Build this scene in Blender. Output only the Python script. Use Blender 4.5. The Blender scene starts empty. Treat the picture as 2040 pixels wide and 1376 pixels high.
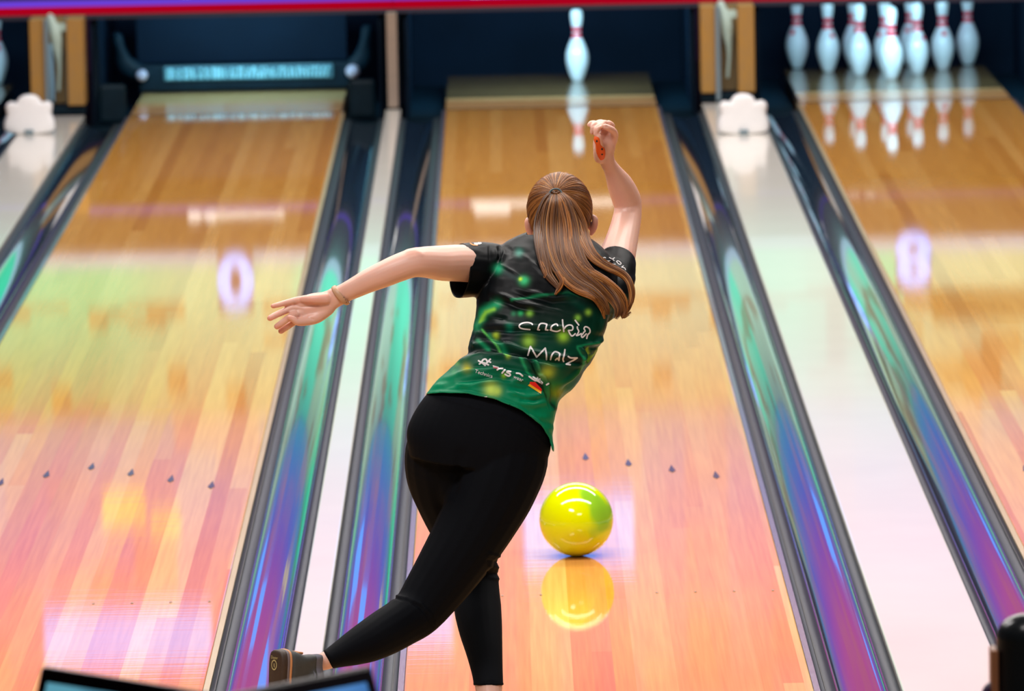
import bpy, bmesh, math, random
import numpy as np
from mathutils import Vector, Matrix
from mathutils.bvhtree import BVHTree
random.seed(7); rng = np.random.default_rng(7)
S = bpy.context.scene; COL = S.collection

# ------------------------------------------------------------ camera
FPX = 13285.6; IW, IH = 2040, 1376
CAM = Vector((-0.2444, -16.5061, 3.1104)); PIT, YAW, ROL = 0.127939, 0.000665, -0.019634
cF = Vector((math.sin(YAW)*math.cos(PIT), math.cos(YAW)*math.cos(PIT), -math.sin(PIT)))
_R = Vector((math.cos(YAW), -math.sin(YAW), 0)); _U = _R.cross(cF)
cR = math.cos(ROL)*_R + math.sin(ROL)*_U; cU = -math.sin(ROL)*_R + math.cos(ROL)*_U
cd = bpy.data.cameras.new('camera'); cam = bpy.data.objects.new('camera', cd); COL.objects.link(cam)
cam.matrix_world = Matrix(((cR.x, cU.x, -cF.x, CAM.x), (cR.y, cU.y, -cF.y, CAM.y), (cR.z, cU.z, -cF.z, CAM.z), (0, 0, 0, 1)))
cd.sensor_width = 36; cd.lens = FPX/IW*36; cd.clip_end = 200; cd.clip_start = .2
cd.dof.use_dof = True; cd.dof.focus_distance = 16.62; cd.dof.aperture_fstop = 7.5
S.camera = cam
S.view_settings.view_transform = 'Standard'; S.view_settings.look = 'None'
S.view_settings.exposure = 0.0; S.view_settings.gamma = 1; S.view_settings.use_curve_mapping = False
# ------------------------------------------------------------ world and lights
w = bpy.data.worlds.new('world'); S.world = w; w.use_nodes = True
w.node_tree.nodes['Background'].inputs[0].default_value = (.5, .55, .65, 1)
w.node_tree.nodes['Background'].inputs[1].default_value = .10
def area(name, loc, rot, sx, sy, power, col):
    l = bpy.data.lights.new(name, 'AREA'); l.shape = 'RECTANGLE'; l.size = sx; l.size_y = sy; l.energy = power; l.color = col
    o = bpy.data.objects.new(name, l); COL.objects.link(o); o.location = loc; o.rotation_euler = rot; return o
def aim(o, t):
    o.rotation_euler = (Vector(t)-o.location).to_track_quat('-Z', 'Y').to_euler()
# ceiling lamps over the lanes
for y, p in ((1.5, 330), (5.5, 300), (10.0, 260), (14.2, 290)):
    area('lane_lamp', (0, y, 4.05), (0, 0, 0), 7.0, .5, p, (1, .95, .90))
aim(area('approach_lamp', (-1.6, -2.2, 4.0), (0, 0, 0), 1.6, .8, 120, (1, .95, .93)), (0, .1, .9))
aim(area('approach_lamp', (1.4, -5.5, 4.0), (0, 0, 0), 2.4, .8, 80, (1, .93, .9)), (0, 0, .8))

def ray(px, py):
    return (cF + cR*((px-IW/2)/FPX) + cU*(-(py-IH/2)/FPX)).normalized()
def P(px, py, Y):
    d = ray(px, py); return CAM + d*((Y-CAM.y)/d.y)
def G(px, py, z=0.0):
    d = ray(px, py); return CAM + d*((z-CAM.z)/d.z)
def M(px, py, Y):                     # point on the plane Y whose mirror image in the lane falls at this spot
    p = P(px, py, Y); return p.x, -p.z
def proj(V):
    V = np.asarray(V)-np.array(CAM); z = V@np.array(cF)
    return IW/2+FPX*(V@np.array(cR))/z, IH/2-FPX*(V@np.array(cU))/z
PX = 1/792.0                          # metres per pixel at the bowler

# ------------------------------------------------------------ materials
def lin(c): return tuple(((v/255)/12.92 if v/255 <= .04045 else ((v/255+.055)/1.055)**2.4) for v in c)
def mat(name, col, rough=.5, metal=0, coat=0, emit=None, es=0, noise=0, nscale=40, spec=.5, sheen=0, bump=0, sss=0):
    m = bpy.data.materials.new(name); m.use_nodes = True; nt = m.node_tree; b = nt.nodes['Principled BSDF']
    b.inputs['Base Color'].default_value = (*col, 1); b.inputs['Roughness'].default_value = rough
    b.inputs['Metallic'].default_value = metal; b.inputs['Coat Weight'].default_value = coat; b.inputs['Coat Roughness'].default_value = .03
    b.inputs['Specular IOR Level'].default_value = spec; b.inputs['Sheen Weight'].default_value = sheen
    if sss: b.inputs['Subsurface Weight'].default_value = sss; b.inputs['Subsurface Radius'].default_value = (.012, .005, .003); b.inputs['Subsurface Scale'].default_value = 1
    if emit: b.inputs['Emission Color'].default_value = (*emit, 1); b.inputs['Emission Strength'].default_value = es
    if noise or bump:
        tc = nt.nodes.new('ShaderNodeTexCoord'); n = nt.nodes.new('ShaderNodeTexNoise'); n.inputs['Scale'].default_value = nscale; n.inputs['Detail'].default_value = 4
        nt.links.new(tc.outputs['Object'], n.inputs['Vector'])
        if noise:
            mx = nt.nodes.new('ShaderNodeMix'); mx.data_type = 'RGBA'
            mx.inputs['A'].default_value = (*[c*(1-noise) for c in col], 1); mx.inputs['B'].default_value = (*[min(1, c*(1+noise)) for c in col], 1)
            nt.links.new(n.outputs['Fac'], mx.inputs['Factor']); nt.links.new(mx.outputs['Result'], b.inputs['Base Color'])
        if bump:
            bp = nt.nodes.new('ShaderNodeBump'); bp.inputs['Strength'].default_value = bump; bp.inputs['Distance'].default_value = .002
            nt.links.new(n.outputs['Fac'], bp.inputs['Height']); nt.links.new(bp.outputs['Normal'], b.inputs['Normal'])
    return m
class NT:                              # tiny helper for node maths
    def __init__(s, m): s.t = m.node_tree; s.n = s.t.nodes; s.l = s.t.links
    def new(s, k, **kw):
        n = s.n.new(k)
        for a, v in kw.items(): setattr(n, a, v)
        return n
    def put(s, sock, v):
        if hasattr(v, 'links') or isinstance(v, bpy.types.NodeSocket): s.l.new(v, sock)
        else: sock.default_value = v
    def math(s, op, a, b=0.0, c=0.0, clamp=False):
        n = s.new('ShaderNodeMath', operation=op, use_clamp=clamp)
        for i, v in enumerate((a, b, c)): s.put(n.inputs[i], v)
        return n.outputs[0]
    def ramp(s, fac, stops, interp='LINEAR'):
        n = s.new('ShaderNodeValToRGB'); n.color_ramp.interpolation = interp; e = n.color_ramp.elements
        while len(e) < len(stops): e.new(.5)
        for el, (p, c) in zip(e, stops): el.position = p; el.color = (*c, 1)
        s.l.new(fac, n.inputs[0]); return n.outputs[0]
    def mix(s, f, a, b, bt='MIX'):
        n = s.new('ShaderNodeMix', data_type='RGBA', blend_type=bt); s.put(n.inputs['Factor'], f)
        for k, v in (('A', a), ('B', b)): s.put(n.inputs[k], v if not isinstance(v, tuple) else (*v, 1))
        return n.outputs['Result']
    def noise(s, vec, scale, detail=3, dim='3D', rough=.5):
        n = s.new('ShaderNodeTexNoise', noise_dimensions=dim); n.inputs['Scale'].default_value = scale; n.inputs['Detail'].default_value = detail; n.inputs['Roughness'].default_value = rough
        if vec is not None: s.l.new(vec, n.inputs['Vector'])
        return n.outputs['Fac']
    def xyz(s, scale=(1, 1, 1)):
        g = s.new('ShaderNodeNewGeometry'); m = s.new('ShaderNodeMapping'); m.inputs['Scale'].default_value = scale
        s.l.new(g.outputs['Position'], m.inputs['Vector']); q = s.new('ShaderNodeSeparateXYZ'); s.l.new(m.outputs[0], q.inputs[0])
        return m.outputs[0], q.outputs

def wood_lane():
    m = mat('lane_wood', (.6, .3, .1), rough=.035, coat=0.0); k = NT(m); b = k.n['Principled BSDF']
    v, (x, y, z) = k.xyz()
    bi = k.math('FLOOR', k.math('DIVIDE', k.math('ADD', x, 20.0), .0547))
    wn = k.new('ShaderNodeTexWhiteNoise', noise_dimensions='1D'); k.l.new(bi, wn.inputs['W'])
    off = k.math('MULTIPLY', wn.outputs['Value'], 9.0)
    sg = k.math('FLOOR', k.math('DIVIDE', k.math('ADD', y, off), 7.3))
    wn2 = k.new('ShaderNodeTexWhiteNoise', noise_dimensions='2D')
    cv = k.new('ShaderNodeCombineXYZ'); k.l.new(bi, cv.inputs[0]); k.l.new(sg, cv.inputs[1]); k.l.new(cv.outputs[0], wn2.inputs['Vector'])
    near = k.ramp(wn2.outputs['Value'], [(0, (.68, .26, .05)), (.25, (.80, .40, .10)), (.45, (.74, .28, .07)), (.65, (.84, .48, .14)), (.85, (.80, .36, .045)), (1, (.86, .55, .19))])
    far = k.ramp(wn2.outputs['Value'], [(0, (.60, .26, .04)), (.3, (.74, .37, .07)), (.6, (.67, .31, .05)), (1, (.80, .44, .11))])
    f = k.math('MULTIPLY_ADD', y, 1/3.0, -2.0, clamp=True)       # maple ahead of the arrows, darker pine beyond
    c = k.mix(f, near, far)
    v2, _ = k.xyz((60, 1.2, 1)); g = k.noise(v2, 1.5, 5)
    c = k.mix(.35, c, k.ramp(g, [(.3, (.55, .42, .35)), (.7, (1, 1, 1))]), 'MULTIPLY')
    k.l.new(c, b.inputs['Base Color'])
    v3, _ = k.xyz((.8, 14, 1)); bp = k.new('ShaderNodeBump'); bp.inputs['Strength'].default_value = .05; bp.inputs['Distance'].default_value = .002
    k.l.new(k.noise(v3, 3, 3), bp.inputs['Height']); k.l.new(bp.outputs['Normal'], b.inputs['Normal'])
    return m
def plain_wood(name, a, bcol, sc=(1, 1, 8), rough=.5):
    m = mat(name, a, rough=rough); k = NT(m); v, _ = k.xyz(sc)
    k.l.new(k.mix(k.noise(v, 6, 4), a, bcol), k.n['Principled BSDF'].inputs['Base Color']); return m
def gutter_mat():
    m = mat('gutter_plastic', (.028, .05, .082), rough=.10, coat=.9); k = NT(m); b = k.n['Principled BSDF']
    v, _ = k.xyz((11, .30, 1)); bp = k.new('ShaderNodeBump'); bp.inputs['Strength'].default_value = .30; bp.inputs['Distance'].default_value = .0022
    k.l.new(k.noise(v, 1.0, 2), bp.inputs['Height']); k.l.new(bp.outputs['Normal'], b.inputs['Normal'])
    v2, _ = k.xyz((30, .8, 1)); k.l.new(k.mix(k.noise(v2, 1, 4), (.012, .022, .038), (.026, .040, .058)), b.inputs['Base Color'])
    return m
def emis(name, build):
    m = bpy.data.materials.new(name); m.use_nodes = True; k = NT(m)
    k.n.remove(k.n['Principled BSDF']); e = k.new('ShaderNodeEmission'); k.l.new(e.outputs[0], k.n['Material Output'].inputs[0])
    c, s = build(k); k.put(e.inputs[0], c if not isinstance(c, tuple) else (*c, 1)); k.put(e.inputs[1], s); return m

WOOD = wood_lane(); GUT = gutter_mat()
GUTL = mat('gutter_ledge', (.016, .024, .034), rough=.45, coat=.0, spec=.2)
CAP = mat('capping_laminate', (.74, .70, .63), rough=.14, coat=.25, noise=.05, nscale=3)
BLACKM = mat('black_metal', (.012, .016, .022), rough=.35)
NAVY = mat('navy_panel', (.0022, .0085, .020), rough=.7, noise=.3, nscale=4, spec=.08)
NAVY2 = mat('navy_machinery', (.0035, .014, .024), rough=.5, noise=.4, nscale=12, spec=.12)
RUBBER = mat('black_rubber', (.01, .01, .012), rough=.6)
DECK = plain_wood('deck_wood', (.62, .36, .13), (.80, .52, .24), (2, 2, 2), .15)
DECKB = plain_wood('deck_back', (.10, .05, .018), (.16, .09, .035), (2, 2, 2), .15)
TAN = plain_wood('edge_strip_wood', (.30, .22, .11), (.44, .33, .18), (4, .5, 4), .3)
SLATE = mat('slate_plastic', (.11, .11, .15), rough=.25, coat=.3)
KICKW = plain_wood('kickback_plywood', (.42, .20, .02), (.30, .17, .06), (9, 9, 3), .5)
GREYM = mat('grey_metal', (.17, .23, .27), rough=.4, metal=.2)
PALEB = mat('pale_plastic', (.42, .55, .50), rough=.4)
MARK = mat('lane_marking', (.02, .012, .03), rough=.2)
PINW = mat('pin_plastic', (.80, .83, .85), rough=.12, coat=.5)
PINR = mat('pin_stripe_red', (.75, .015, .05), rough=.2, coat=.5)

# ------------------------------------------------------------ object helpers
def obj(name, verts, faces, m, parent=None, smooth=False, label=None):
    me = bpy.data.meshes.new(name); me.from_pydata([tuple(v) for v in verts], [], faces); me.update()
    for x in (m if isinstance(m, list) else [m]): me.materials.append(x)
    if smooth: me.shade_smooth()
    o = bpy.data.objects.new(name, me); COL.objects.link(o); o.parent = parent
    if label: o['label'] = label
    return o
def empty(name, loc, label, cat, group=None):
    o = bpy.data.objects.new(name, None); COL.objects.link(o); o.location = loc; o.empty_display_size = .1
    return tag(o, label, cat, group)
def tag(o, label, cat, group=None):
    o['label'] = label; o['category'] = cat
    if group: o['group'] = group
    return o
def struct(o): o['kind'] = 'structure'; return o
def box(x0, x1, y0, y1, z0, z1):
    v = [(x, y, z) for x in (x0, x1) for y in (y0, y1) for z in (z0, z1)]
    return v, [(0, 1, 3, 2), (4, 6, 7, 5), (0, 4, 5, 1), (2, 3, 7, 6), (0, 2, 6, 4), (1, 5, 7, 3)]
def join(parts):
    V, F = [], []
    for v, f in parts:
        n = len(V); V += [tuple(a) for a in v]; F += [tuple(i+n for i in q) for q in f]
    return V, F
def bev(o, w=.004, seg=2):
    md = o.modifiers.new('bevel', 'BEVEL'); md.width = w; md.segments = seg; md.limit_method = 'ANGLE'; return o
def local(o, loc):                    # shift a child's mesh so that it sits relative to its parent empty
    o.data.transform(Matrix.Translation(-Vector(loc))); return o
def rel(parent, name, vf, m, bevel=0, smooth=False, label=None):
    o = obj(name, vf[0], vf[1], m, parent, smooth, label); local(o, parent.location)
    if bevel: bev(o, bevel)
    return o
def lathe(prof, n=28, cx=0, cy=0):
    V, F = [], []
    for r, z in prof:
        for i in range(n):
            a = 2*math.pi*i/n; V.append((cx+r*math.cos(a), cy+r*math.sin(a), z))
    for j in range(len(prof)-1):
        for i in range(n): a = j*n+i; b = j*n+(i+1) % n; F.append((a, b, b+n, a+n))
    F.append(tuple(range(n))[::-1]); F.append(tuple((len(prof)-1)*n+i for i in range(n)))
    return V, F
def catmull(pts, k=8):
    pts = [np.array(p, float) for p in pts]; q = [2*pts[0]-pts[1]]+pts+[2*pts[-1]-pts[-2]]; out = []
    for i in range(1, len(q)-2):
        a, b, c, d = q[i-1], q[i], q[i+1], q[i+2]
        for j in range(k):
            t = j/k; out.append(.5*((2*b)+(-a+c)*t+(2*a-5*b+4*c-d)*t*t+(-a+3*b-3*c+d)*t**3))
    out.append(pts[-1]); return out
VD = np.array(cF)
def tube(pts, k=6, n=18, cap=True):
    """pts rows: x,y,z,half-width across the picture,half-depth"""
    L = catmull(pts, k) if k > 1 else [np.array(p, float) for p in pts]
    c = np.array([p[:3] for p in L]); T = np.gradient(c, axis=0); T /= np.linalg.norm(T, axis=1)[:, None]+1e-9
    rings = []
    for i in range(len(L)):
        W = np.cross(T[i], VD)
        if np.linalg.norm(W) < .25: W = np.cross(T[i], (1, 0, 0)) if i == 0 else rings[-1][1]
        W = W-T[i]*(W@T[i]); W /= np.linalg.norm(W)
        if rings and W@rings[-1][1] < 0: W = -W
        D = np.cross(W, T[i]); rings.append((c[i], W, D, max(L[i][3], 1e-4), max(L[i][4], 1e-4), T[i]))
    if cap:
        def caps(r, s):
            out = []
            for a in (30, 60, 80):
                a = math.radians(a); rr = min(r[3], r[4])
                out.append((r[0]+s*r[5]*rr*math.sin(a), r[1], r[2], r[3]*math.cos(a), r[4]*math.cos(a), r[5]))
            return out
        rings = caps(rings[0], -1)[::-1]+rings+caps(rings[-1], 1)
    V, F = [], []
    for (o, W, D, a, b, _) in rings:
        for i in range(n):
            t = 2*math.pi*i/n; V.append(o+W*a*math.cos(t)+D*b*math.sin(t))
    for j in range(len(rings)-1):
        for i in range(n): p = j*n+i; q = j*n+(i+1) % n; F.append((p, q, q+n, p+n))
    F.append(tuple(range(n))[::-1]); F.append(tuple((len(rings)-1)*n+i for i in range(n)))
    return V, F
def ptube(rows, sc=1.0, **kw):        # rows: px,py,Y,rw(px),rd(px)
    return tube([(*P(r[0], r[1], r[2]), r[3]*PX*sc, (r[4] if len(r) > 4 else r[3])*PX*sc) for r in rows], **kw)
def loft(rows, sc=1.0, k=6, n=40, p=2.2):
    """rows: ax,ay,bx,by,Y,half depth m (,dYa,dYb): sections given by their two outline points"""
    L = catmull([list(r)+[0]*(8-len(r)) for r in rows], k); cs = []
    for r in L:
        A = np.array(P(r[0], r[1], r[4]+r[6])); B = np.array(P(r[2], r[3], r[4]+r[7])); cs.append((A, B, r[5]))
    mid = np.array([(a+b)/2 for a, b, _ in cs]); T = np.gradient(mid, axis=0); T /= np.linalg.norm(T, axis=1)[:, None]
    V, F = [], []
    for (A, B, d), t, c in zip(cs, T, mid):
        W = (B-A)/2*sc; Dv = np.cross(W, t); Dv /= np.linalg.norm(Dv); Dv = Dv*d*sc
        for i in range(n):
            a = 2*math.pi*i/n; ca, sa = math.cos(a), math.sin(a)
            V.append(c+W*math.copysign(abs(ca)**(2/p), ca)+Dv*math.copysign(abs(sa)**(2/p), sa))
    for j in range(len(cs)-1):
        for i in range(n): q = j*n+i; s_ = j*n+(i+1) % n; F.append((q, s_, s_+n, q+n))
    F.append(tuple(range(n))[::-1]); F.append(tuple((len(cs)-1)*n+i for i in range(n)))
    return V, F
def ellipsoid(c, ax, ay, az, n=24, m=16):
    c = np.array(c); V = [c-az]; F = []
    for j in range(1, m):
        t = math.pi*j/m-math.pi/2
        for i in range(n): a = 2*math.pi*i/n; V.append(c+ax*math.cos(t)*math.cos(a)+ay*math.cos(t)*math.sin(a)+az*math.sin(t))
    V.append(c+az)
    for i in range(n): F.append((0, 1+(i+1) % n, 1+i)); F.append((len(V)-1, 1+(m-2)*n+i, 1+(m-2)*n+(i+1) % n))
    for j in range(m-2):
        for i in range(n): p = 1+j*n+i; q = 1+j*n+(i+1) % n; F.append((p, q, q+n, p+n))
    return V, F
def fixn(V, F):
    bm = bmesh.new(); vs = [bm.verts.new(tuple(v)) for v in V]
    for f in F:
        try: bm.faces.new([vs[i] for i in f])
        except ValueError: pass
    bmesh.ops.recalc_face_normals(bm, faces=bm.faces[:]); bm.verts.index_update()
    out = [v.co.copy() for v in bm.verts], [tuple(v.index for v in f.verts) for f in bm.faces]; bm.free(); return out
def fuse(name, parts, m, vox=.003, smooth=4, parent=None):
    """one continuous surface grown over overlapping volumes"""
    V, F = join([fixn(*p) for p in parts])
    o = obj(name, V, F, m, parent, True)
    r = o.modifiers.new('r', 'REMESH'); r.mode = 'VOXEL'; r.voxel_size = vox; r.use_smooth_shade = True
    s = o.modifiers.new('s', 'SMOOTH'); s.factor = .5; s.iterations = smooth
    dg = bpy.context.evaluated_depsgraph_get(); me = bpy.data.meshes.new_from_object(o.evaluated_get(dg))
    o.modifiers.clear(); o.data = me; me.shade_smooth()
    if not me.materials: me.materials.append(m)
    return o
def cut(o, keep):                     # drop vertices where keep(co array) is false
    co = np.empty(len(o.data.vertices)*3); o.data.vertices.foreach_get('co', co); co = co.reshape(-1, 3)
    kp = keep(co); bm = bmesh.new(); bm.from_mesh(o.data); bm.verts.ensure_lookup_table()
    bmesh.ops.delete(bm, geom=[bm.verts[i] for i in np.where(~kp)[0]], context='VERTS')
    bv = [v for v in bm.verts if v.is_boundary]
    for _ in range(14):                # even out the cut edge
        new = {}
        for v in bv:
            nb = [e.other_vert(v) for e in v.link_edges if e.is_boundary]
            if len(nb) == 2: new[v] = v.co*.4+(nb[0].co+nb[1].co)*.3
        for v, c_ in new.items(): v.co = c_
    bm.to_mesh(o.data); bm.free()
def getco(o):
    co = np.empty(len(o.data.vertices)*3); o.data.vertices.foreach_get('co', co); return co.reshape(-1, 3)
def getno(o):
    a = np.empty(len(o.data.vertices)*3); o.data.vertices.foreach_get('normal', a); return a.reshape(-1, 3)
def setco(o, co): o.data.vertices.foreach_set('co', co.ravel()); o.data.update()
def segdist(u, v, pts):
    d = np.full(u.shape, 1e9)
    for (x0, y0), (x1, y1) in zip(pts[:-1], pts[1:]):
        L2 = (x1-x0)**2+(y1-y0)**2+1e-9; t = np.clip(((u-x0)*(x1-x0)+(v-y0)*(y1-y0))/L2, 0, 1)
        d = np.minimum(d, np.hypot(u-x0-t*(x1-x0), v-y0-t*(y1-y0)))
    return d
def vcol(o, rgb, name='print'):
    a = o.data.color_attributes.new(name, 'FLOAT_COLOR', 'POINT'); a.data.foreach_set('color', np.c_[rgb, np.ones(len(rgb))].astype(np.float32).ravel())
def attr_mat(name, rough, spec=.5, attr='print', bump=0, sheen=0, aniso=0):
    m = mat(name, (.5, .5, .5), rough=rough, spec=spec, bump=bump, nscale=900, sheen=sheen)
    k = NT(m); a = k.new('ShaderNodeAttribute', attribute_name=attr); k.l.new(a.outputs['Color'], k.n['Principled BSDF'].inputs['Base Color'])
    if aniso: k.n['Principled BSDF'].inputs['Anisotropic'].default_value = aniso
    return m

#SETTING
#PERSON
# ============================================================ SETTING
HW = .533; LY1 = 17.05; DY1 = 18.98; YM = 17.62
LANES = [(-3.387, 'far left lane, mostly outside the picture'), (-1.595, 'left lane'), (0.0, 'middle lane'), (1.792, 'right lane')]
# shell
f = obj('floor', *box(-9, 9, -21, 21.5, -.30, -.16), mat('subfloor', (.03, .03, .035), rough=.8)); struct(f)
f = obj('floor', *box(-9, 9, -9.0, -.012, -.16, 0), plain_wood('approach_wood', (.66, .38, .18), (.78, .50, .27), (18, .6, 1), .12)); struct(f)
f = obj('floor', *box(-9, 9, -21, -9.004, -.16, 0), mat('carpet', (.05, .05, .07), rough=.95, noise=.5, nscale=30)); struct(f)
WALLM = mat('wall_paint', (.10, .10, .13), rough=.8)
struct(obj('wall_left', *box(-9.1, -9, -21, 21.5, -.3, 4.4), WALLM)); struct(obj('wall_right', *box(9, 9.1, -21, 21.5, -.3, 4.4), WALLM))
struct(obj('wall_back', *box(-9.1, 9.1, 21.5, 21.6, -.3, 4.4), WALLM)); struct(obj('wall_front', *box(-9.1, 9.1, -21.1, -21, -.3, 4.4), WALLM))
struct(obj('ceiling', *box(-9.1, 9.1, -21.1, 21.6, 4.2, 4.35), mat('ceiling_paint', (.07, .07, .08), rough=.9)))

# lanes
def drop(cx, cy, z, w_, l_):
    return [(cx-w_/2, cy-l_*.25, z), (cx, cy-l_*.5, z), (cx+w_/2, cy-l_*.25, z), (cx+w_*.35, cy, z), (cx, cy+l_*.5, z), (cx-w_*.35, cy, z)], [(0, 1, 2, 3, 4, 5)]
for X, nm in LANES:
    L = empty('bowling_lane', (X, 0, 0), {'left lane': 'glossy board bowling lane on the left, its pins hidden by the lowered sweep bar', 'middle lane': 'glossy board bowling lane in the middle, under the bowler and the yellow ball', 'right lane': 'glossy board bowling lane on the right, leading to the full set of pins'}.get(nm, 'bowling lane beyond the left edge, only the strip by its last pin showing'), 'bowling lane')
    bev(rel(L, 'lane_bed', box(X-HW, X+HW, 0, LY1, -.14, 0), WOOD), .003)
    rel(L, 'deck_plate', box(X-HW, X+HW, LY1+.085, LY1+.62, -.14, -.001), DECK, label='pale front plate of the pin deck'); rel(L, 'pin_deck', box(X-HW, X+HW, LY1+.621, DY1, -.14, -.001), DECK if nm == 'left lane' else DECKB, label='pin deck behind a dark seam')  # paler front strip paints the bright reflection band into the deck colour
    rel(L, 'tail_seam', box(X-HW, X+HW, LY1+.001, LY1+.084, -.14, -.002), RUBBER)
    rel(L, 'edge_strip', box(X-HW-.017, X-HW-.001, 0, LY1, -.12, -.002), TAN if nm == 'right lane' else SLATE); rel(L, 'edge_strip', box(X+HW+.001, X+HW+.017, 0, LY1, -.12, -.002), TAN if nm == 'left lane' else SLATE)
    for k in range(-3, 4):
        rel(L, 'arrow_marker', drop(X+k*.1354, 4.82-.1524*abs(k),   .0012, .022, .17), MARK)
    for k in range(-10, 11):
        if abs(k) in (3, 5, 7, 9): rel(L, 'guide_dot', drop(X+k*.0547, 2.13+.0*k, .0012, .009, .03), mat('dot', (.25, .12, .06)) if k == -9 and X < -3 else bpy.data.materials['dot'])

# gutters: rounded troughs between the lane and the capping
def gutter(x0, x1, lab, s):            # s=+1: lane is on the left of the gutter
    n = 14; pr = []
    wd = x1-x0; fl = .042; fr = .030
    a, b = (fl, fr) if s > 0 else (fr, fl)
    pr.append((x0, -.006)); pr.append((x0+a, -.010))
    for i in range(n+1):
        t = math.pi*i/n; c = (x0+a+x1-b)/2; r = (x1-b-x0-a)/2
        pr.append((c-r*math.cos(t), -.012-.021*math.sin(t)))
    pr.append((x1-b, -.008)); pr.append((x1, -.006))
    T = empty('gutter', ((x0+x1)/2, 0, 0), lab, 'gutter', None)
    def sweep(y0, y1, dz=0):
        V = []; F = []; m_ = len(pr)
        ys = np.linspace(y0, y1, 2)
        for y in ys: V += [(x, y, z+dz) for x, z in pr]
        for y in ys: V += [(x, y, -.15) for x, z in pr]
        for i in range(m_-1):
            F.append((i, i+1, m_+i+1, m_+i)); F.append((2*m_+i, 3*m_+i, 3*m_+i+1, 2*m_+i+1))
        F.append((0, m_, 3*m_, 2*m_)); F.append((m_-1, 3*m_-1, 4*m_-1, 2*m_-1))
        return V, F
    o = rel(T, 'trough', fixn(*sweep(0.0, 16.7)), [GUT, GUTL]); o.data.shade_smooth()
    for q in o.data.polygons:
        xc = q.center.x+T.location.x; q.material_index = 1 if (xc < x0+a or xc > x1-b) and q.center.z > -.1 else 0
    rel(T, 'tail_trough', box(x0, x1, 16.702, DY1+.3, -.15, -.075), NAVY2)
    # ledge beside the lane with small screws
    lx = x0+.012 if s > 0 else x1-.012
    rel(T, 'seam', box(min(lx, lx+s*.003), max(lx, lx+s*.003), 0, 16.7, -.012, -.002), RUBBER)
    return T
EDG = .018
gs = []
capd = {}
def capping(x0, x1, lab):
    o = obj('capping', *box(x0, x1, 0, 17.0, -.15, .012), CAP); bev(o, .006, 3); tag(o, lab, 'lane capping'); return o
Lx = [l[0] for l in LANES]
cwN, cwW = .078, .276
mids = [((Lx[0]+Lx[1])/2, cwW), ((Lx[1]+Lx[2])/2, cwN), ((Lx[2]+Lx[3])/2, cwW)]
capping(mids[0][0]-cwW/2, mids[0][0]+cwW/2, 'wide off-white capping at the left edge, between the left lane and the one beyond it')
capping(mids[1][0]-cwN/2, mids[1][0]+cwN/2, 'narrow off-white capping strip between the left and middle lanes')
capping(mids[2][0]-cwW/2, mids[2][0]+cwW/2, 'wide off-white capping between the middle and right lanes')
names = {0: ('dark gutter left of the wide capping at the left edge', 'dark gutter between the wide left capping and the left lane'),
         1: ('dark glossy gutter along the right side of the left lane', 'dark glossy gutter along the left side of the middle lane'),
         2: ('dark glossy gutter along the right side of the middle lane', 'dark glossy gutter along the left side of the right lane')}
for i, (mx, cw) in enumerate(mids):
    gutter(Lx[i]+HW+EDG, mx-cw/2-.001, names[i][0], 1)
    gutter(mx+cw/2+.001, Lx[i+1]-HW-EDG, names[i][1], -1)
gutter(Lx[3]+HW+EDG, Lx[3]+HW+EDG+.21, 'dark gutter along the right side of the right lane', 1)
gutter(Lx[0]-HW-EDG-.21, Lx[0]-HW-EDG, 'dark gutter left of the far left lane', -1)
struct(obj('trim_1', *box(-9, Lx[0]-HW-EDG-.212, 0, 16.7, -.15, .0), NAVY)); struct(obj('trim_2', *box(Lx[3]+HW+EDG+.212, 9, 0, 16.7, -.15, .0), NAVY))

# white crown-topped covers standing on the wide cappings
WHT = mat('white_shell', (.88, .86, .88), rough=.35)
def cover(px, lab):
    b = G(px, 268, .012); loc = (b.x, b.y, .012)
    T = empty('ball_return_cover', loc, lab, 'ball return cover', 'white crown topped covers on the wide cappings')
    pr = [(-.115, 0), (-.128, .03), (-.122, .07), (-.105, .10), (-.118, .125), (-.112, .150), (-.090, .160), (-.068, .148), (-.058, .158), (-.048, .180), (-.018, .192),
          (.018, .192), (.048, .180), (.058, .158), (.068, .148), (.090, .160), (.112, .150), (.118, .125), (.105, .10), (.122, .07), (.128, .03), (.115, 0)]
    V, F = [], []; n = len(pr)
    for (d, sc) in ((-.05, .86), (-.04, .96), (-.02, 1), (.02, 1), (.04, .96), (.05, .86)):
        V += [(b.x+x*sc, b.y+.055+d, .012+z*(.9+.1*sc)+0) for x, z in pr]
    for j in range(5):
        for i in range(n): a = j*n+i; q = j*n+(i+1) % n; F.append((a, q, q+n, a+n))
    F.append(tuple(range(n))); F.append(tuple(5*n+i for i in range(n))[::-1])
    o = rel(T, 'shell', fixn(V, F), WHT); o.data.shade_smooth(); sb = o.modifiers.new('s', 'SUBSURF'); sb.levels = 1; sb.render_levels = 2
    rel(T, 'latch', box(b.x-.022, b.x+.022, b.y-.012, b.y+.006, .012, .036), GREYM, .005, label='small dark latch at the foot')
cover(1482, 'white crown-topped cover on the wide capping between middle and right lanes')
cover(58, 'white crown-topped cover on the wide capping at the left edge')

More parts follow.
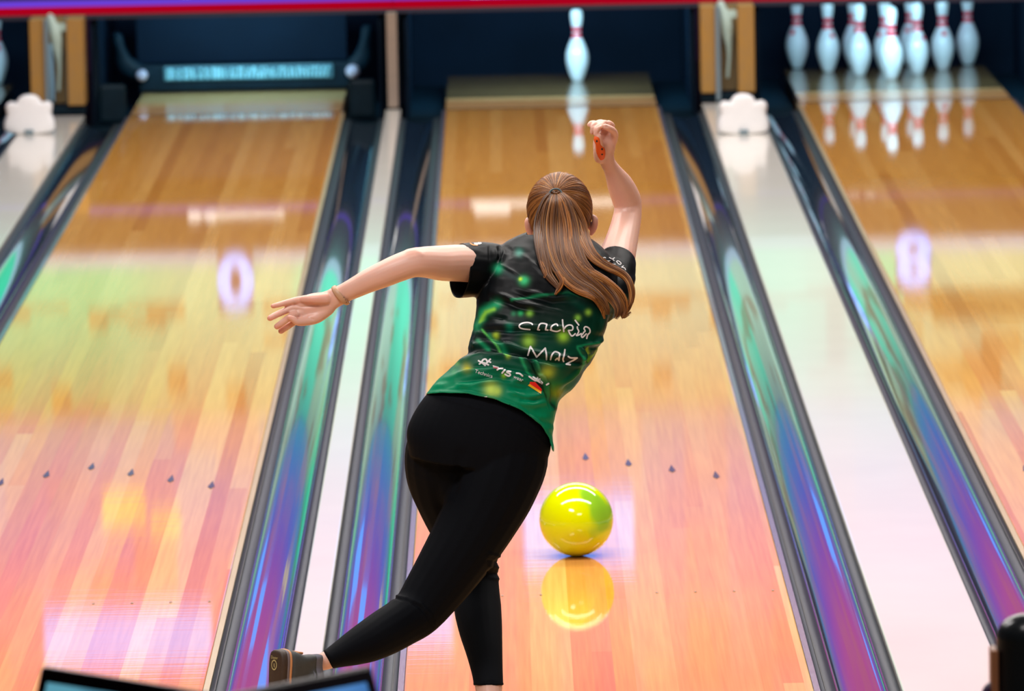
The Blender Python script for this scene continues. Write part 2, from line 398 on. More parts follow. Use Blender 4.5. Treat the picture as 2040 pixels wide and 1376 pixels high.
# kickbacks and machinery between the pin decks
def wide_kick(mx, lab, seed):
    r = random.Random(seed); w2 = .136; yb = 16.98
    T = empty('kickback', (mx, yb, 0), lab, 'kickback')
    z0 = .055; z1 = .495; ye = 17.30
    rel(T, 'side_panel', box(mx-w2, mx-w2+.075, yb+.10, ye, z0, z1), KICKW, .004, label='orange plywood side panel')
    rel(T, 'side_panel', box(mx+w2-.085, mx+w2, yb+.10, ye, z0, z1), KICKW, .004, label='orange plywood side panel')
    rel(T, 'back_panel', box(mx-w2+.076, mx+w2-.086, yb+.26, yb+.285, z0, z1), plain_wood('inner_board', (.30, .20, .07), (.22, .15, .07)) if seed == 1 else bpy.data.materials['inner_board'])
    rel(T, 'post', box(mx-.062, mx-.038, yb+.08, yb+.11, .014, z1), GREYM, .003, label='grey metal post')
    rel(T, 'post', box(mx+.03+.01*seed, mx+.046+.01*seed, yb+.20, yb+.23, .014, z1), GREYM, .003, label='grey metal post')
    rel(T, 'bracket', box(mx-w2+.0, mx+w2, yb+.12, yb+.16, .014, z0-.002), NAVY2)
    rel(T, 'hose', tube([(mx-.03, yb+.14, .5, .02, .02), (mx-.005, yb+.12, .42, .028, .02), (mx+.0, yb+.13, .35, .024, .018), (mx+.008, yb+.15, .25, .010, .01), (mx, yb+.16, .13, .008, .008)]), PALEB, smooth=True, label='pale green moulded funnel')
    rel(T, 'crossbar', box(mx-w2+.076, mx+w2-.086, yb+.12, yb+.15, .43, .47), PALEB, .004)
    if seed == 1: rel(T, 'rod', tube([(mx-.035, yb+.12, .36, .011, .01), (mx-.03, yb+.12, .2, .013, .01), (mx-.028, yb+.13, .08, .010, .01)]), mat('blue_hose', (.16, .30, .42), rough=.4), smooth=True, label='pale blue rod')
wide_kick(mids[0][0], 'plywood and metal kickback end over the wide capping at the left', 1)
wide_kick(mids[2][0], 'plywood and metal kickback end over the wide capping right of the middle lane', 2)
mx = mids[1][0]; T = empty('kickback', (mx, 16.95, 0), 'narrow brown kickback post between the left and middle lanes', 'kickback')
rel(T, 'post', box(mx-.026, mx+.026, 17.0, 17.06, .02, .50), plain_wood('post_wood', (.30, .22, .17), (.22, .17, .14)), .003)
rel(T, 'side_panel', box(mx-.034, mx+.034, 17.063, DY1+.4, .0, .46), NAVY)
# dark division walls right beside each deck, tail guards
GD = [(-1, -1)]
for i, X in enumerate(Lx):
    for s in (-1, 1):
        xe = X+s*(HW+.199)
        if s < 0 and i == 0: continue
        o = obj('side_guard', *box(xe-.009, xe+.009, 17.35, DY1+.4, -.07, .455), NAVY)
        tag(o, 'dark blue side wall beside the pin deck, %s of the %s' % ('left' if s < 0 else 'right', nm if False else ['far left lane', 'left lane', 'middle lane', 'right lane'][i]), 'side wall')
cur = obj('pit_curtain', *join([box(X-.74, X+.74, DY1+.42, DY1+.48, -.15, 1.0) for X in [Lx[2]]]), NAVY); tag(cur, 'dark blue curtain behind the middle lane pin deck', 'pit curtain')
cur = obj('pit_curtain', *box(Lx[3]-.74, Lx[3]+.74, DY1+.42, DY1+.48, -.15, 1.0), NAVY); tag(cur, 'dark blue curtain behind the full set of pins on the right', 'pit curtain')
cur = obj('pit_curtain', *box(Lx[0]-.74, Lx[0]+.74, DY1+.42, DY1+.48, -.15, 1.0), NAVY); tag(cur, 'dark curtain at the far left edge behind its last pin', 'pit curtain')
cur = obj('pit_curtain', *box(Lx[1]-.74, Lx[1]+.74, DY1+.42, DY1+.48, -.15, 1.0), NAVY); tag(cur, 'dark blue curtain behind the lowered sweep bar', 'pit curtain')

# lowered sweep bar of the left lane
X = Lx[1]; YS = 18.28
T = empty('sweep_bar', (X, YS, 0), 'dark sweep bar with light blue lettering lowered across the left lane', 'sweep bar')
rel(T, 'blade', box(X-.55, X+.56, YS-.02, YS+.03, .012, .150), NAVY2, .01)
t0 = P(328, 147, YS); t1 = P(664, 140, YS)
zc = (P(495, 143, YS).z)
rel(T, 'name_plate', box(t0.x-.003, t1.x, YS-.030, YS-.021, zc-.038, zc+.038), mat('plate_blue', (.04, .15, .20), rough=.4), .02)
lm = mat('lettering_blue', (.30, .72, .85), rough=.4)
r = random.Random(3); x = t0.x+.012; parts = []
while x < t1.x-.02:
    wv = r.choice((.008, .011, .014)); sl = r.choice((0, 0, .012, -.008)); hh = r.uniform(.046, .058)
    bz = zc-.029; v, f_ = box(0, wv, YS-.036, YS-.0305, bz, bz+hh); parts.append(([(q[0]+x+sl*(q[2]-bz)/hh, q[1], q[2]) for q in v], f_))
    if r.random() < .55: parts.append(box(x, x+.018, YS-.036, YS-.0305, bz+hh*.45, bz+hh*.45+.010))
    x += wv+r.choice((.005, .008, .011, .016))
rel(T, 'lettering', join(parts), lm, label='light blue lettering, too blurred to read')
BOLT = mat('bolt_cap', (.55, .50, .62), rough=.3)
for px, py, c in ((283, 149, .03), (703, 141, .036)):
    p = P(px, py, YS); rel(T, 'bolt', tube([(p.x, YS-.022, p.z, c, c), (p.x, YS-.05, p.z, c, c)], k=1), BOLT, smooth=True, label='round pale bolt cap')
rel(T, 'arm', tube([(*P(690, 142, YS), .04, .03), (*P(720, 118, YS), .05, .03), (*P(727, 85, YS), .03, .03), (*P(731, 60, YS), .03, .03)]), NAVY2, smooth=True)
rel(T, 'arm', tube([(*P(293, 150, YS), .04, .03), (*P(252, 130, YS), .05, .03), (*P(240, 100, YS), .03, .03), (*P(233, 75, YS), .03, .03)]), NAVY2, smooth=True)
rel(T, 'guard_plate', box(X+.565, X+.705, 17.30, 17.34, -.06, .14), NAVY2, .02); rel(T, 'guard_plate', box(X-.705, X-.565, 17.30, 17.34, -.06, .14), NAVY2, .02)
rel(T, 'hood', box(X-.56, X+.54, YS+.04, YS+.08, .155, .45), NAVY, .004, label='dark blue board above the bar')

# ------------------------------------------------------------ pins
IN = .0254
PR = [(1.015, 0), (1.08, .1), (1.414, .75), (1.953, 2.25), (2.255, 3.375), (2.383, 4.5), (2.35, 5.2), (2.282, 5.875), (2.10, 6.55), (1.852, 7.25), (1.53, 8.0), (1.236, 8.625), (1.06, 9.0), (.982, 9.375), (.92, 9.7), (.90, 10.0), (.91, 10.45), (.935, 10.875), (1.047, 11.75), (1.203, 12.625), (1.273, 13.5), (1.22, 14.1), (1.03, 14.6), (.7, 14.88), (.3, 14.99), (.05, 15)]
def fine(PR):
    L = catmull([(r, z, 0) for r, z in PR], 3); return [(max(p[0], .02)*IN, p[1]*IN) for p in L]
def make_pin():
    T = empty('bowling_pin', (0, 0, 0), '', 'bowling pin'); prof = fine(PR)
    V, F = lathe(prof, 32); body = obj('pin_body', V, F, PINW, T, True)
    def at(z): return float(np.interp(z, [p[1] for p in prof], [p[0] for p in prof]))
    for z0, z1 in ((8.95, 9.95), (10.25, 11.25)):
        zs = np.linspace(z0, z1, 5)*IN; V, F = lathe([(at(z)+.0009, z) for z in zs], 32); obj('neck_stripe', V, F[:-2], PINR, T, True, 'red neck stripe')
    # small red crown mark on the shoulder
    V, F = [], []; cr = [(-.9, 0), (-1.0, 1.1), (-.5, .6), (0, 1.3), (.5, .6), (1, 1.1), (.9, 0)]
    for (cx, cz) in [(0, .35)]+cr:
        z = (7.1+cz)*IN; a = cx*.30; rr = at(z)+.0012; V.append((rr*math.sin(a), -rr*math.cos(a), z))
    for i in range(1, 7): F.append((0, i, i+1))
    F.append((0, 7, 1)); obj('crown_mark', V, F, PINR, T, False, 'red crown mark')
    return T
pin0 = make_pin(); first = [True]
def place_pin(x, y, rz, lab, g=None):
    if first[0]: T = pin0; first[0] = False
    else:
        T = pin0.copy(); COL.objects.link(T)
        for ch in pin0.children: c = ch.copy(); COL.objects.link(c); c.parent = T
    T.location = (x, y, 0); T.rotation_euler = (0, 0, rz); T['label'] = lab
    if g: T['group'] = g
rw = .264; sp = .3048; X = Lx[3]; GP = 'full set of pins on the right lane'
for dx, r_, rz, lab in ((0, 0, 2.6, 'brightest white head pin, front and centre of the full set on the right'),
    (-.5, 1, 2.0, 'pin just left of the head pin, second row of the full set'), (.5, 1, .9, 'pin just right of the head pin, second row, of the full set'),
    (-1, 2, .55, 'second pin from the left of the full set, red mark on its right shoulder'), (0, 2, -.8, 'pin almost hidden straight behind the head pin'), (1, 2, .15, 'second pin from the right of the full set'),
    (-1.5, 3, -.6, 'leftmost pin of the full set, in the back row'), (-.5, 3, 2.9, 'back row pin peeking out left behind the second row, full set'),
    (.5, 3, -.5, 'back row pin half hidden just left of the pin right of the head pin'), (1.5, 3, 3.0, 'rightmost pin of the full set, in the back row')):
    place_pin(X+dx*sp, 18.29+r_*rw, rz, lab, GP)
place_pin(.152, 18.29+rw, 3.1, 'single bowling pin left standing alone on the middle lane')
place_pin(Lx[0]+.44, 18.29+3*rw, .3, 'pin cut off by the left edge of the picture, beyond the plywood kickback')
# pin lamps hidden up under the masking
for X, e in ((Lx[0], 16), (Lx[1], 12.0), (Lx[2], 22), (Lx[3], 19)):
    aim(area('pin_lamp', (X, 17.72, .56), (0, 0, 0), 1.0, .08, e, (.42, .80, 1.0)), (X, 18.6, .10))
aim(area('pin_lamp', (Lx[3], 16.6, 2.4), (0, 0, 0), .25, .25, 16, (1, 1, 1)), (Lx[3], 18.3, .15))  # unseen extra lamp in front of the masking, brightens the head pin

# ------------------------------------------------------------ masking units and video wall above the pins
YL = YM-.30; zr = P(1000, 17, YL).z-.012
MSK = mat('masking_face', (.012, .010, .03), rough=.5)
RED = emis('red_led', lambda k: ((.40, 0, .012), 1.0))
def purple(k):
    v, (x, y, z) = k.xyz(); return k.ramp(k.math('MULTIPLY_ADD', x, .125, .58), [(0, (.20, .07, .95)), (.45, (.17, .06, .78)), (.62, (.10, .03, .45)), (1, (.05, .02, .22))]), .8
PUR = emis('purple_led', purple)
def digits(txt, cx, cz, h, name, m, parent, y):
    c = bpy.data.curves.new(name, 'FONT'); c.body = txt; c.size = h*1.35; c.extrude = .004; c.offset = h*.05; c.align_x = 'CENTER'; c.resolution_u = 4
    t = bpy.data.objects.new(name, c); COL.objects.link(t); t.rotation_euler = (math.pi/2, 0, 0); t.location = (cx, y, cz-h*.48); bpy.context.view_layer.update()
    me = bpy.data.meshes.new_from_object(t.evaluated_get(bpy.context.evaluated_depsgraph_get())); me.transform(t.matrix_world); COL.objects.unlink(t)
    o = bpy.data.objects.new(name, me); COL.objects.link(o); me.materials.clear(); me.materials.append(m); o.parent = parent; local(o, parent.location); return o
SIGN = emis('sign_white', lambda k: ((.28, .45, 1.0), 2.6))
BARW = emis('bar_white', lambda k: ((1, .98, .95), 1.5))
# video screens: pale pictures with blocky darker patches, teal towards the dividers
def scr(k):
    v, (x, y, z) = k.xyz()
    cv = k.new('ShaderNodeCombineXYZ'); k.l.new(k.math('SNAP', x, .10), cv.inputs[0]); k.l.new(k.math('SNAP', z, .05), cv.inputs[2])
    n = k.noise(cv.outputs[0], 2.6, 3); v2, _ = k.xyz((2.2, 1, .6)); n2 = k.noise(v2, 1.0, 2)
    teal = (.16, .95, .62)
    xr = k.math('MULTIPLY_ADD', k.math('ADD', x, k.math('MULTIPLY', n, .25)), .125, .5)
    def xp(X): return (X+.12)*.125+.5
    c = k.ramp(xr, [(xp(-3.3), (.14, .10, .9)), (xp(-2.9), (.03, .80, .45)), (xp(-2.35), (.06, .78, .42)), (xp(-1.9), (.40, .78, .48)), (xp(-1.35), (.45, .76, .50)), (xp(-1.25), teal), (xp(-.66), teal), (xp(-.58), (.48, .80, .62)), (xp(.3), (.50, .74, .56)), (xp(.88), (.48, .76, .56)), (xp(.98), teal), (xp(1.5), (.45, .8, .55)), (xp(1.75), teal), (xp(1.92), (.50, .76, .52)), (xp(2.6), (.48, .62, .36))])
    c = k.mix(k.math('LESS_THAN', z, .825), c, (.45, .60, .80))
    hole = k.math('MULTIPLY', k.math('GREATER_THAN', n, .56), k.math('GREATER_THAN', z, 1.02))
    c = k.mix(k.math('MULTIPLY', hole, .75), c, (.35, .16, .05))
    band = k.math('MULTIPLY', k.math('GREATER_THAN', k.math('ADD', x, k.math('MULTIPLY', n, .2)), 2.05), k.math('MULTIPLY', k.math('GREATER_THAN', z, 1.02), k.math('LESS_THAN', z, 1.20)))
    c = k.mix(k.math('MULTIPLY', band, .9), c, (.12, .07, .03))
    fade = k.math('MULTIPLY_ADD', k.math('SUBTRACT', z, .95), -.95, 1.05, clamp=True)
    return c, k.math('MULTIPLY', k.math('MAXIMUM', fade, .35), k.math('MULTIPLY_ADD', n2, .6, .95))
SCR = emis('video_picture', scr)
ldesc = {-3.387: 'above the far left lane', -1.595: 'above the left lane', 0.0: 'above the middle lane', 1.792: 'above the right lane'}
for X in Lx+[3.584]:
    T = empty('masking_unit', (X, YM, zr), 'masking unit over the pins %s, purple face with red lower edge' % ldesc.get(X, 'beyond the right edge'), 'masking unit')
    xa, xb = (X-.90, X+.797) if X in (-1.595, 1.792) else (X-.797, X+.894)
    if X == 3.584: xa, xb = X-.895, X+.9
    xa += .001; xb -= .001
    rel(T, 'ledge', box(xa, xb, YL, YM+.04, zr-.0, zr+.012), MSK)
    rel(T, 'red_edge', box(xa, xb, YL+.004, YM-.001, zr+.0125, zr+.022), RED, label='glowing red strip on the ledge')
    rel(T, 'ledge_lip', box(xa, xb, YL-.004, YL+.003, zr+.0, zr+.023), MSK)  # added lip, keeps the red strip's front out of the lane reflection
    rel(T, 'red_face', box(xa, xb, YM-.012, YM-.001, zr+.0225, zr+.042), RED, label='glowing red strip')
    rel(T, 'purple_face', box(xa, xb, YM-.012, YM-.001, zr+.0425, zr+.075), PUR, label='glowing purple strip along the face')
    rel(T, 'body', box(xa, xb, YM, YM+.04, zr+.016, 1.61), MSK)
    if X in ldesc: rel(T, 'video_screen', box(xa, xb, YM-.02, YM-.001, .765, 1.60), SCR, label='large lit video screen')
# lit bars and lane numbers on the masking (seen mirrored in the lanes)
for (x0, x1, y0, lab) in ((375, 566, 412, 'left'), (938, 1222, 402, 'middle'), (1688, 1812, 378, 'right')):
    (xa, za), (xb, zb) = M(x0, y0, YM), M(x1, y0, YM); za = max(za, -P((x0+x1)/2, 0, YM).z*0+P((x0+x1)/2, -2, YM).z+.034); X = {'left': Lx[1], 'middle': Lx[2], 'right': Lx[3]}[lab]
    T = [o for o in bpy.data.objects if o.name.startswith('masking_unit') and abs(o.location.x-X) < .01][0]
    z = za
    rel(T, 'light_bar', join([box(xa, xb, YM-.03, YM-.001, z-.014, z+.014), box(xa+.02, xa+.20, YM-.03, YM-.001, z-.018, z+.05)] if lab == 'middle' else [box(xa, xb, YM-.03, YM-.001, z-.010, z+.010), box(xa+.0, xa+.06, YM-.03, YM-.001, z-.018, z+.024), box(xa+.09, xa+.14, YM-.03, YM-.001, z-.018, z+.026)]), BARW, label='short lit white bar')
for ch, px, py, X in (('0', 470, 560, Lx[1]), ('8', 1819, 517, Lx[3])):
    xx, zz = M(px, py, YM); T = [o for o in bpy.data.objects if o.name.startswith('masking_unit') and abs(o.location.x-X) < .01][0]
    rel(T, 'number_plate', box(xx-.09, xx+.09, YM-.034, YM-.021, zz-.15, zz+.15), mat('plate_dark', (.05, .03, .08)) if ch == '0' else bpy.data.materials['plate_dark'])
    digits(ch, xx, zz, .27, 'lane_number', SIGN, T, YM-.040)
# unseen glow wall added for the lane and gutter reflections: teal between the screens, rising through blue and violet to magenta
def gloww(k):
    v, (x, y, z) = k.xyz()
    base = k.ramp(k.math('MULTIPLY', z, .25), [(.38, (.08, .38, .42)), (.44, (.06, .26, .62)), (.52, (.10, .14, .75)), (.60, (.34, .08, .62)), (.70, (.66, .08, .44)), (.85, (.72, .07, .34)), (.97, (.6, .08, .25))])
    cv = k.new('ShaderNodeCombineXYZ'); k.l.new(k.math('SNAP', x, .22), cv.inputs[0]); k.l.new(k.math('SNAP', z, .12), cv.inputs[2])
    n = k.noise(cv.outputs[0], 1.9, 2)
    base = k.mix(k.math('MULTIPLY', k.math('SUBTRACT', n, .45), 2.0, clamp=True), base, (.75, .22, .10))
    return base, 1.0
GLOWW = emis('led_wall', gloww)
o = obj('led_wall', *box(-8.8, 8.8, YM+.05, YM+.09, .77, 3.9), GLOWW); tag(o, 'broad LED wall glowing teal to magenta above the masking units', 'LED wall')
# bright lilac and yellow panels hung in front of the glow wall
LIL = emis('panel_lilac', lambda k: ((.12, .42, 1.3), 1.6)); YEL = emis('panel_yellow', lambda k: ((1.0, .85, .35), .9))
def panel(x0, x1, y0, y1, m_, lab):
    xa, zt = M(x0, y1, YM-.10); xb, zb = M(x1, y0, YM-.10)
    o = obj('hanging_screen', *box(xa, xb, YM-.10, YM-.05, zb, zt), m_); tag(o, lab, 'screen'); bev(o, .01)
panel(90, 420, 1215, 1335, LIL, 'bright lilac screen reflected at the near end of the left lane')
panel(1045, 1262, 985, 1135, LIL, 'lilac screen reflected around the yellow ball')
panel(205, 290, 985, 1050, YEL, 'small yellow screen reflected past the arrows of the left lane')
panel(300, 360, 1020, 1065, YEL, 'smaller yellow screen beside it, reflected in the left lane')
panel(760, 900, 1150, 1290, LIL, 'lilac screen reflected by the bowler\'s knee')

# ------------------------------------------------------------ ball
bc = P(1148, 1034, 0); gy = G(1148, 1106).y
rb = .1085; c0 = Vector((0, 0, 0)); d = ray(1148, 1034)
tt = (rb-CAM.z)/d.z; bc = CAM+d*tt
m = mat('ball_yellow', (.62, .74, .0), rough=.07, coat=.3); k = NT(m); v, _ = k.xyz(); n = k.noise(v, 6, 2)
k.l.new(k.ramp(n, [(.42, (.66, .74, .0)), (.55, (.58, .72, .0)), (.62, (.25, .52, .02)), (.75, (.18, .40, .02))]), k.n['Principled BSDF'].inputs['Base Color'])
T = empty('bowling_ball', (bc.x, bc.y, 0.0), 'glossy yellow-green bowling ball rolling down the middle lane', 'bowling ball')
V, F = ellipsoid(bc, np.array((rb, 0, 0)), np.array((0, rb, 0)), np.array((0, 0, rb)), 64, 40); rel(T, 'shell', (V, F), m, smooth=True)
HB = mat('hole_dark', (.02, .03, .0), rough=.6)
for ax in ((.25, .8, .55), (.10, .86, .50), (.20, .93, .30)):
    a = Vector(ax).normalized(); q = a.to_track_quat('Z', 'Y'); r_ = .013
    V = [bc+q @ Vector((r_*math.cos(t), r_*math.sin(t), rb-.0005)) for t in np.linspace(0, 2*math.pi, 17)[:-1]]+[bc+q @ Vector((r_*math.cos(t), r_*math.sin(t), rb-.002)) for t in np.linspace(0, 2*math.pi, 17)[:-1]]
    F = [tuple(range(16))]+[(i, (i+1) % 16, 16+(i+1) % 16, 16+i) for i in range(16)]; rel(T, 'finger_hole', (V, F), HB)

# ------------------------------------------------------------ foreground: two scoring tablets on a console and a post
TB = mat('tablet_black', (.012, .008, .018), rough=.4)
def scrmat(name, a, b_):
    return emis(name, lambda k: (k.ramp(k.noise(k.xyz((4, 4, 4))[0], 1.3, 2), [(.35, a), (.65, b_)]), 1.0))
TS1 = scrmat('tablet_screen_teal', (.10, .32, .42), (.03, .10, .18)); TS2 = scrmat('tablet_screen_blue', (.10, .28, .62), (.03, .12, .35))
YT = -6.2
def tablet(pa, pb, ya, yb, m_, lab):
    A = P(*pa, ya); B = P(*pb, yb); u = (B-A); wl = u.length; u.normalize()
    n_ = Vector((0, 0, 1)).cross(u); n_ = n_ if n_.y < 0 else -n_     # towards the viewer
    dn = (Vector((0, 0, -1))*.93+n_*.37).normalized(); nn = u.cross(dn); nn = nn if nn.y < 0 else -nn
    hh = .24; T = empty('scoring_tablet', (A+B)/2+dn*hh, lab, 'tablet', 'scoring tablets at the bottom edge')
    def slab(a0, a1, b0, b1, t0, t1):
        V = [A+u*a+dn*b+nn*t for a in (a0, a1) for b in (b0, b1) for t in (t0, t1)]
        return fixn(V, [(0, 1, 3, 2), (4, 6, 7, 5), (0, 4, 5, 1), (2, 3, 7, 6), (0, 2, 6, 4), (1, 5, 7, 3)])
    rel(T, 'bezel', slab(0, wl, 0, hh, -.018, 0), TB, .008); rel(T, 'screen', slab(.022, wl-.022, .026, hh-.025, .0005, .002), m_, label='lit bluish screen')
    return T, A, B
t1, A1, B1 = tablet((80, 1324), (436, 1380), YT+.1, YT-.10, TS1, 'black-framed tablet in the bottom left corner, screen teal blue')
t2, A2, B2 = tablet((452, 1380), (742, 1323), YT-.10, YT+.08, TS2, 'black-framed tablet right of the other one, screen brighter blue')
cx = (A1.x+B2.x)/2; cy = YT+.10; zt = min(A1.z, B1.z)-.235
T = empty('console', (cx, cy, 0), 'dark console pedestal carrying the two scoring tablets', 'console')
rel(T, 'pedestal', box(cx-.12, cx+.12, cy-.08, cy+.08, .03, zt-.03), BLACKM, .01); rel(T, 'base', box(cx-.22, cx+.22, cy-.18, cy+.18, 0, .03), BLACKM, .008)
rel(T, 'shelf', box(cx-.36, cx+.36, cy-.20, cy+.10, zt-.03, zt-.002), BLACKM, .008)
yp = -4.6; c = P(2040, 1262, yp); r_ = abs(P(1984, 1262, yp).x-c.x); zt = P(2040, 1222, yp).z
T = empty('barrier_post', (c.x, yp, 0), 'black round-topped post at the bottom right corner with a tan strip', 'post')
prof = [(r_*1.6, 0), (r_*1.6, .02), (r_, .03)]+[(r_, zt-r_*.85)]+[(r_*math.cos(a), zt-r_*.85+r_*.85*math.sin(a)) for a in np.linspace(.1, 1.5, 8)]
V, F = lathe(prof, 32); V = [(x+c.x, y+yp, z) for x, y, z in V]; rel(T, 'shaft', (V, F), mat('post_black', (.012, .016, .02), rough=.25), smooth=True)
rel(T, 'strip', box(c.x-r_-.011, c.x-r_+.002, yp-.03, yp+.03, .03, P(1985, 1290, yp).z), mat('tan_strip', (.45, .20, .10), rough=.5), .003, label='tan edge strip')
rel(T, 'knob', ellipsoid(P(1978, 1390, yp), np.array((.022, 0, 0)), np.array((0, .022, 0)), np.array((0, 0, .03))), mat('purple_knob', (.06, .02, .10), rough=.5), smooth=True, label='dark purple knob')

# ============================================================ THE BOWLER
SKIN = mat('skin', (.66, .36, .26), rough=.42, noise=.06, nscale=18, sss=.35)
k = NT(SKIN)
LEG = mat('leggings_fabric', (.0022, .003, .005), rough=.75, spec=.08)
pel = P(945, 880, -.08); ROOT = (pel.x, -.05, 0)
PER = empty('person', ROOT, 'person in a green and black jersey and black leggings, crossed-leg follow-through, one arm raised', 'person')
def kid(o, parent=PER, label=None):
    o.parent = parent
    if parent is PER: o.data.transform(Matrix.Translation(-Vector(ROOT)))
    if label: o['label'] = label
    return o

# --- arms, hands
L_ARM = [(1010, 545, .14, 40), (985, 535, .12, 40), (950, 527, .08, 37.5), (920, 524, .04, 37), (880, 524, -.02, 35), (848, 522, -.06, 31), (822, 524, -.08, 28.5), (793, 534, -.085, 27.5), (765, 546, -.085, 26), (735, 559, -.08, 23.5), (705, 574, -.075, 20.5), (682, 585, -.07, 18.5, 16), (664, 593, -.068, 19, 14)]
L_HAND = [ptube([(690, 583, -.07, 18, 15), (662, 596, -.068, 20, 13), (645, 606, -.066, 26, 12), (625, 613, -.065, 29, 11), (605, 617, -.063, 26, 10), (592, 618, -.062, 20, 8)], n=20),
    ptube([(650, 596, -.075, 13, 12), (625, 596, -.078, 10, 11), (605, 596, -.072, 8, 8)]),                 # heel of the hand on the little finger side
    ptube([(612, 595, -.066, 8), (590, 598, -.068, 7), (572, 602, -.072, 6.0), (556, 606.5, -.078, 5.6), (544, 609.5, -.082, 5.0)]),   # little finger
    ptube([(608, 610, -.064, 9), (584, 613, -.066, 7.6), (566, 620, -.070, 6.8), (550, 627, -.075, 6.6), (538, 633.5, -.08, 6.2)]),   # ring finger
    ptube([(605, 624, -.064, 9), (588, 626, -.075, 7.6), (574, 634, -.088, 7.2), (562, 643, -.086, 6.8), (552, 650, -.084, 6.4)]),   # middle finger
    ptube([(604, 634, -.060, 9), (588, 640, -.062, 7.4), (574, 649, -.066, 7.0), (566, 654, -.068, 6.8), (560, 659, -.070, 6.2)]),   # index finger
    ptube([(650, 618, -.066, 13, 12), (630, 632, -.072, 12.5, 11), (610, 639, -.080, 9.5), (595, 641, -.090, 8), (585, 636, -.094, 6.8), (577, 632, -.096, 5.2)])]   # thumb
R_ARM = [(1170, 600, .16, 40), (1205, 560, .20, 42), (1226, 520, .27, 38), (1235, 492, .32, 34.5), (1242, 466, .36, 31.5), (1248, 440, .39, 29.5), (1251, 414, .405, 28), (1247, 394, .40, 29), (1236, 369, .375, 26.5), (1226, 350, .35, 20.5), (1217, 334, .33, 16), (1209, 320, .31, 14.5)]
R_HAND = [ptube([(1213, 330, .32, 14.5, 14), (1207, 313, .30, 17, 14), (1204, 298, .29, 22, 14), (1204, 283, .285, 22.5, 13), (1206, 268, .290, 19, 11), (1206, 259, .292, 14, 9)], n=20),
    ptube([(1221, 284, .285, 8), (1224.5, 270, .275, 7.8), (1221, 260.5, .258, 7.2), (1212.5, 255, .241, 6.4), (1205, 251.5, .234, 5.6)], n=14),
    ptube([(1214, 264, .30, 8), (1219, 251, .292, 6.6), (1213, 245, .28, 6.0)], n=14),
    ptube([(1212, 251, .29, 7.4), (1204, 244.5, .275, 6.2), (1196, 250.5, .252, 6.8), (1190, 257, .240, 6.8), (1187, 266, .240, 5.6)], n=14),
    ptube([(1206, 248, .29, 6.6), (1197, 243, .275, 5.6), (1187, 246.5, .258, 5.6), (1181.5, 254, .252, 5.4), (1179.5, 264, .255, 4.8)], n=14),
    ptube([(1196, 251, .295, 6), (1187, 245, .28, 5.0), (1178, 244.5, .264, 4.8), (1173.5, 248.5, .258, 4.4)], n=14),
    ptube([(1196, 314, .29, 13, 12), (1193, 302, .272, 11.5, 11), (1194, 289, .255, 9), (1193, 279, .245, 8), (1192, 272, .24, 6.8)])]   # thumb
# --- legs
L_LEG = [(905, 850, -.06, 72, 76), (890, 900, -.07, 82, 82), (895, 950, -.04, 84, 80), (905, 1000, .0, 73, 72), (920, 1050, .05, 62, 62), (940, 1100, .11, 51, 52), (947, 1135, .135, 46.5, 48), (950, 1165, .12, 44.5, 46), (951, 1205, .075, 47.5, 48), (957, 1250, .015, 44, 45), (965, 1298, -.05, 36.5, 38), (971, 1340, -.10, 31, 32), (974, 1372, -.135, 29, 31)]
L_FOOT_SK = [(974, 1366, -.13, 26, 28), (975, 1395, -.155, 24, 30), (975, 1420, -.17, 24, 34)]
R_LEG = [(985, 850, -.08, 88, 80), (1000, 905, -.10, 92, 86), (985, 965, -.13, 86, 82), (960, 1020, -.15, 79, 76), (930, 1075, -.17, 72, 70), (895, 1130, -.19, 65, 64), (862, 1178, -.21, 58, 57), (832, 1217, -.235, 51.5, 50), (800, 1240, -.27, 47.5, 48), (768, 1259, -.32, 45.5, 46), (735, 1277, -.37, 41, 42), (705, 1291, -.41, 34, 35), (680, 1302, -.44, 26.5, 28), (655, 1313, -.47, 19.5, 22)]
TOP = [  # back outline of the trunk: left point, right point, depth, half depth
    (815, 905, 1078, 935, -.10, .115), (812, 850, 1096, 900, -.10, .115), (850, 785, 1098, 850, -.085, .108), (893, 742, 1112, 800, -.065, .100), (932, 700, 1160, 742, -.03, .094), (938, 668, 1185, 700, .0, .094),
    (944, 630, 1204, 655, .035, .098), (950, 590, 1216, 612, .075, .102), (958, 550, 1222, 570, .115, .100), (985, 515, 1215, 530, .15, .085), (1020, 497, 1190, 505, .175, .070)]
NECK = [(1105, 560, .14, 62, 60), (1110, 520, .175, 46, 46), (1113, 492, .20, 41, 42), (1114, 470, .235, 42, 46), (1115, 445, .27, 44, 55)]
HC = Vector(P(1115, 418, .285)); PX1 = (HC.y-CAM.y)/FPX
hf = Vector((.02, .93, -.36)).normalized(); hr = Vector((1, 0, 0)); hr = (hr-hf*hr.dot(hf)).normalized(); hu = hr.cross(hf)
hA, hB, hCc = np.array(hr), np.array(hf), np.array(hu)
skull = ellipsoid(HC, hA*.0765, hB*.092, hCc*.088, 32, 22)
def HL(x, y, z): return HC+hr*x+hf*y+hu*z
def htube(rows, **kw): return tube([(*HL(*r[:3]), r[3], r[4]) for r in rows], **kw)
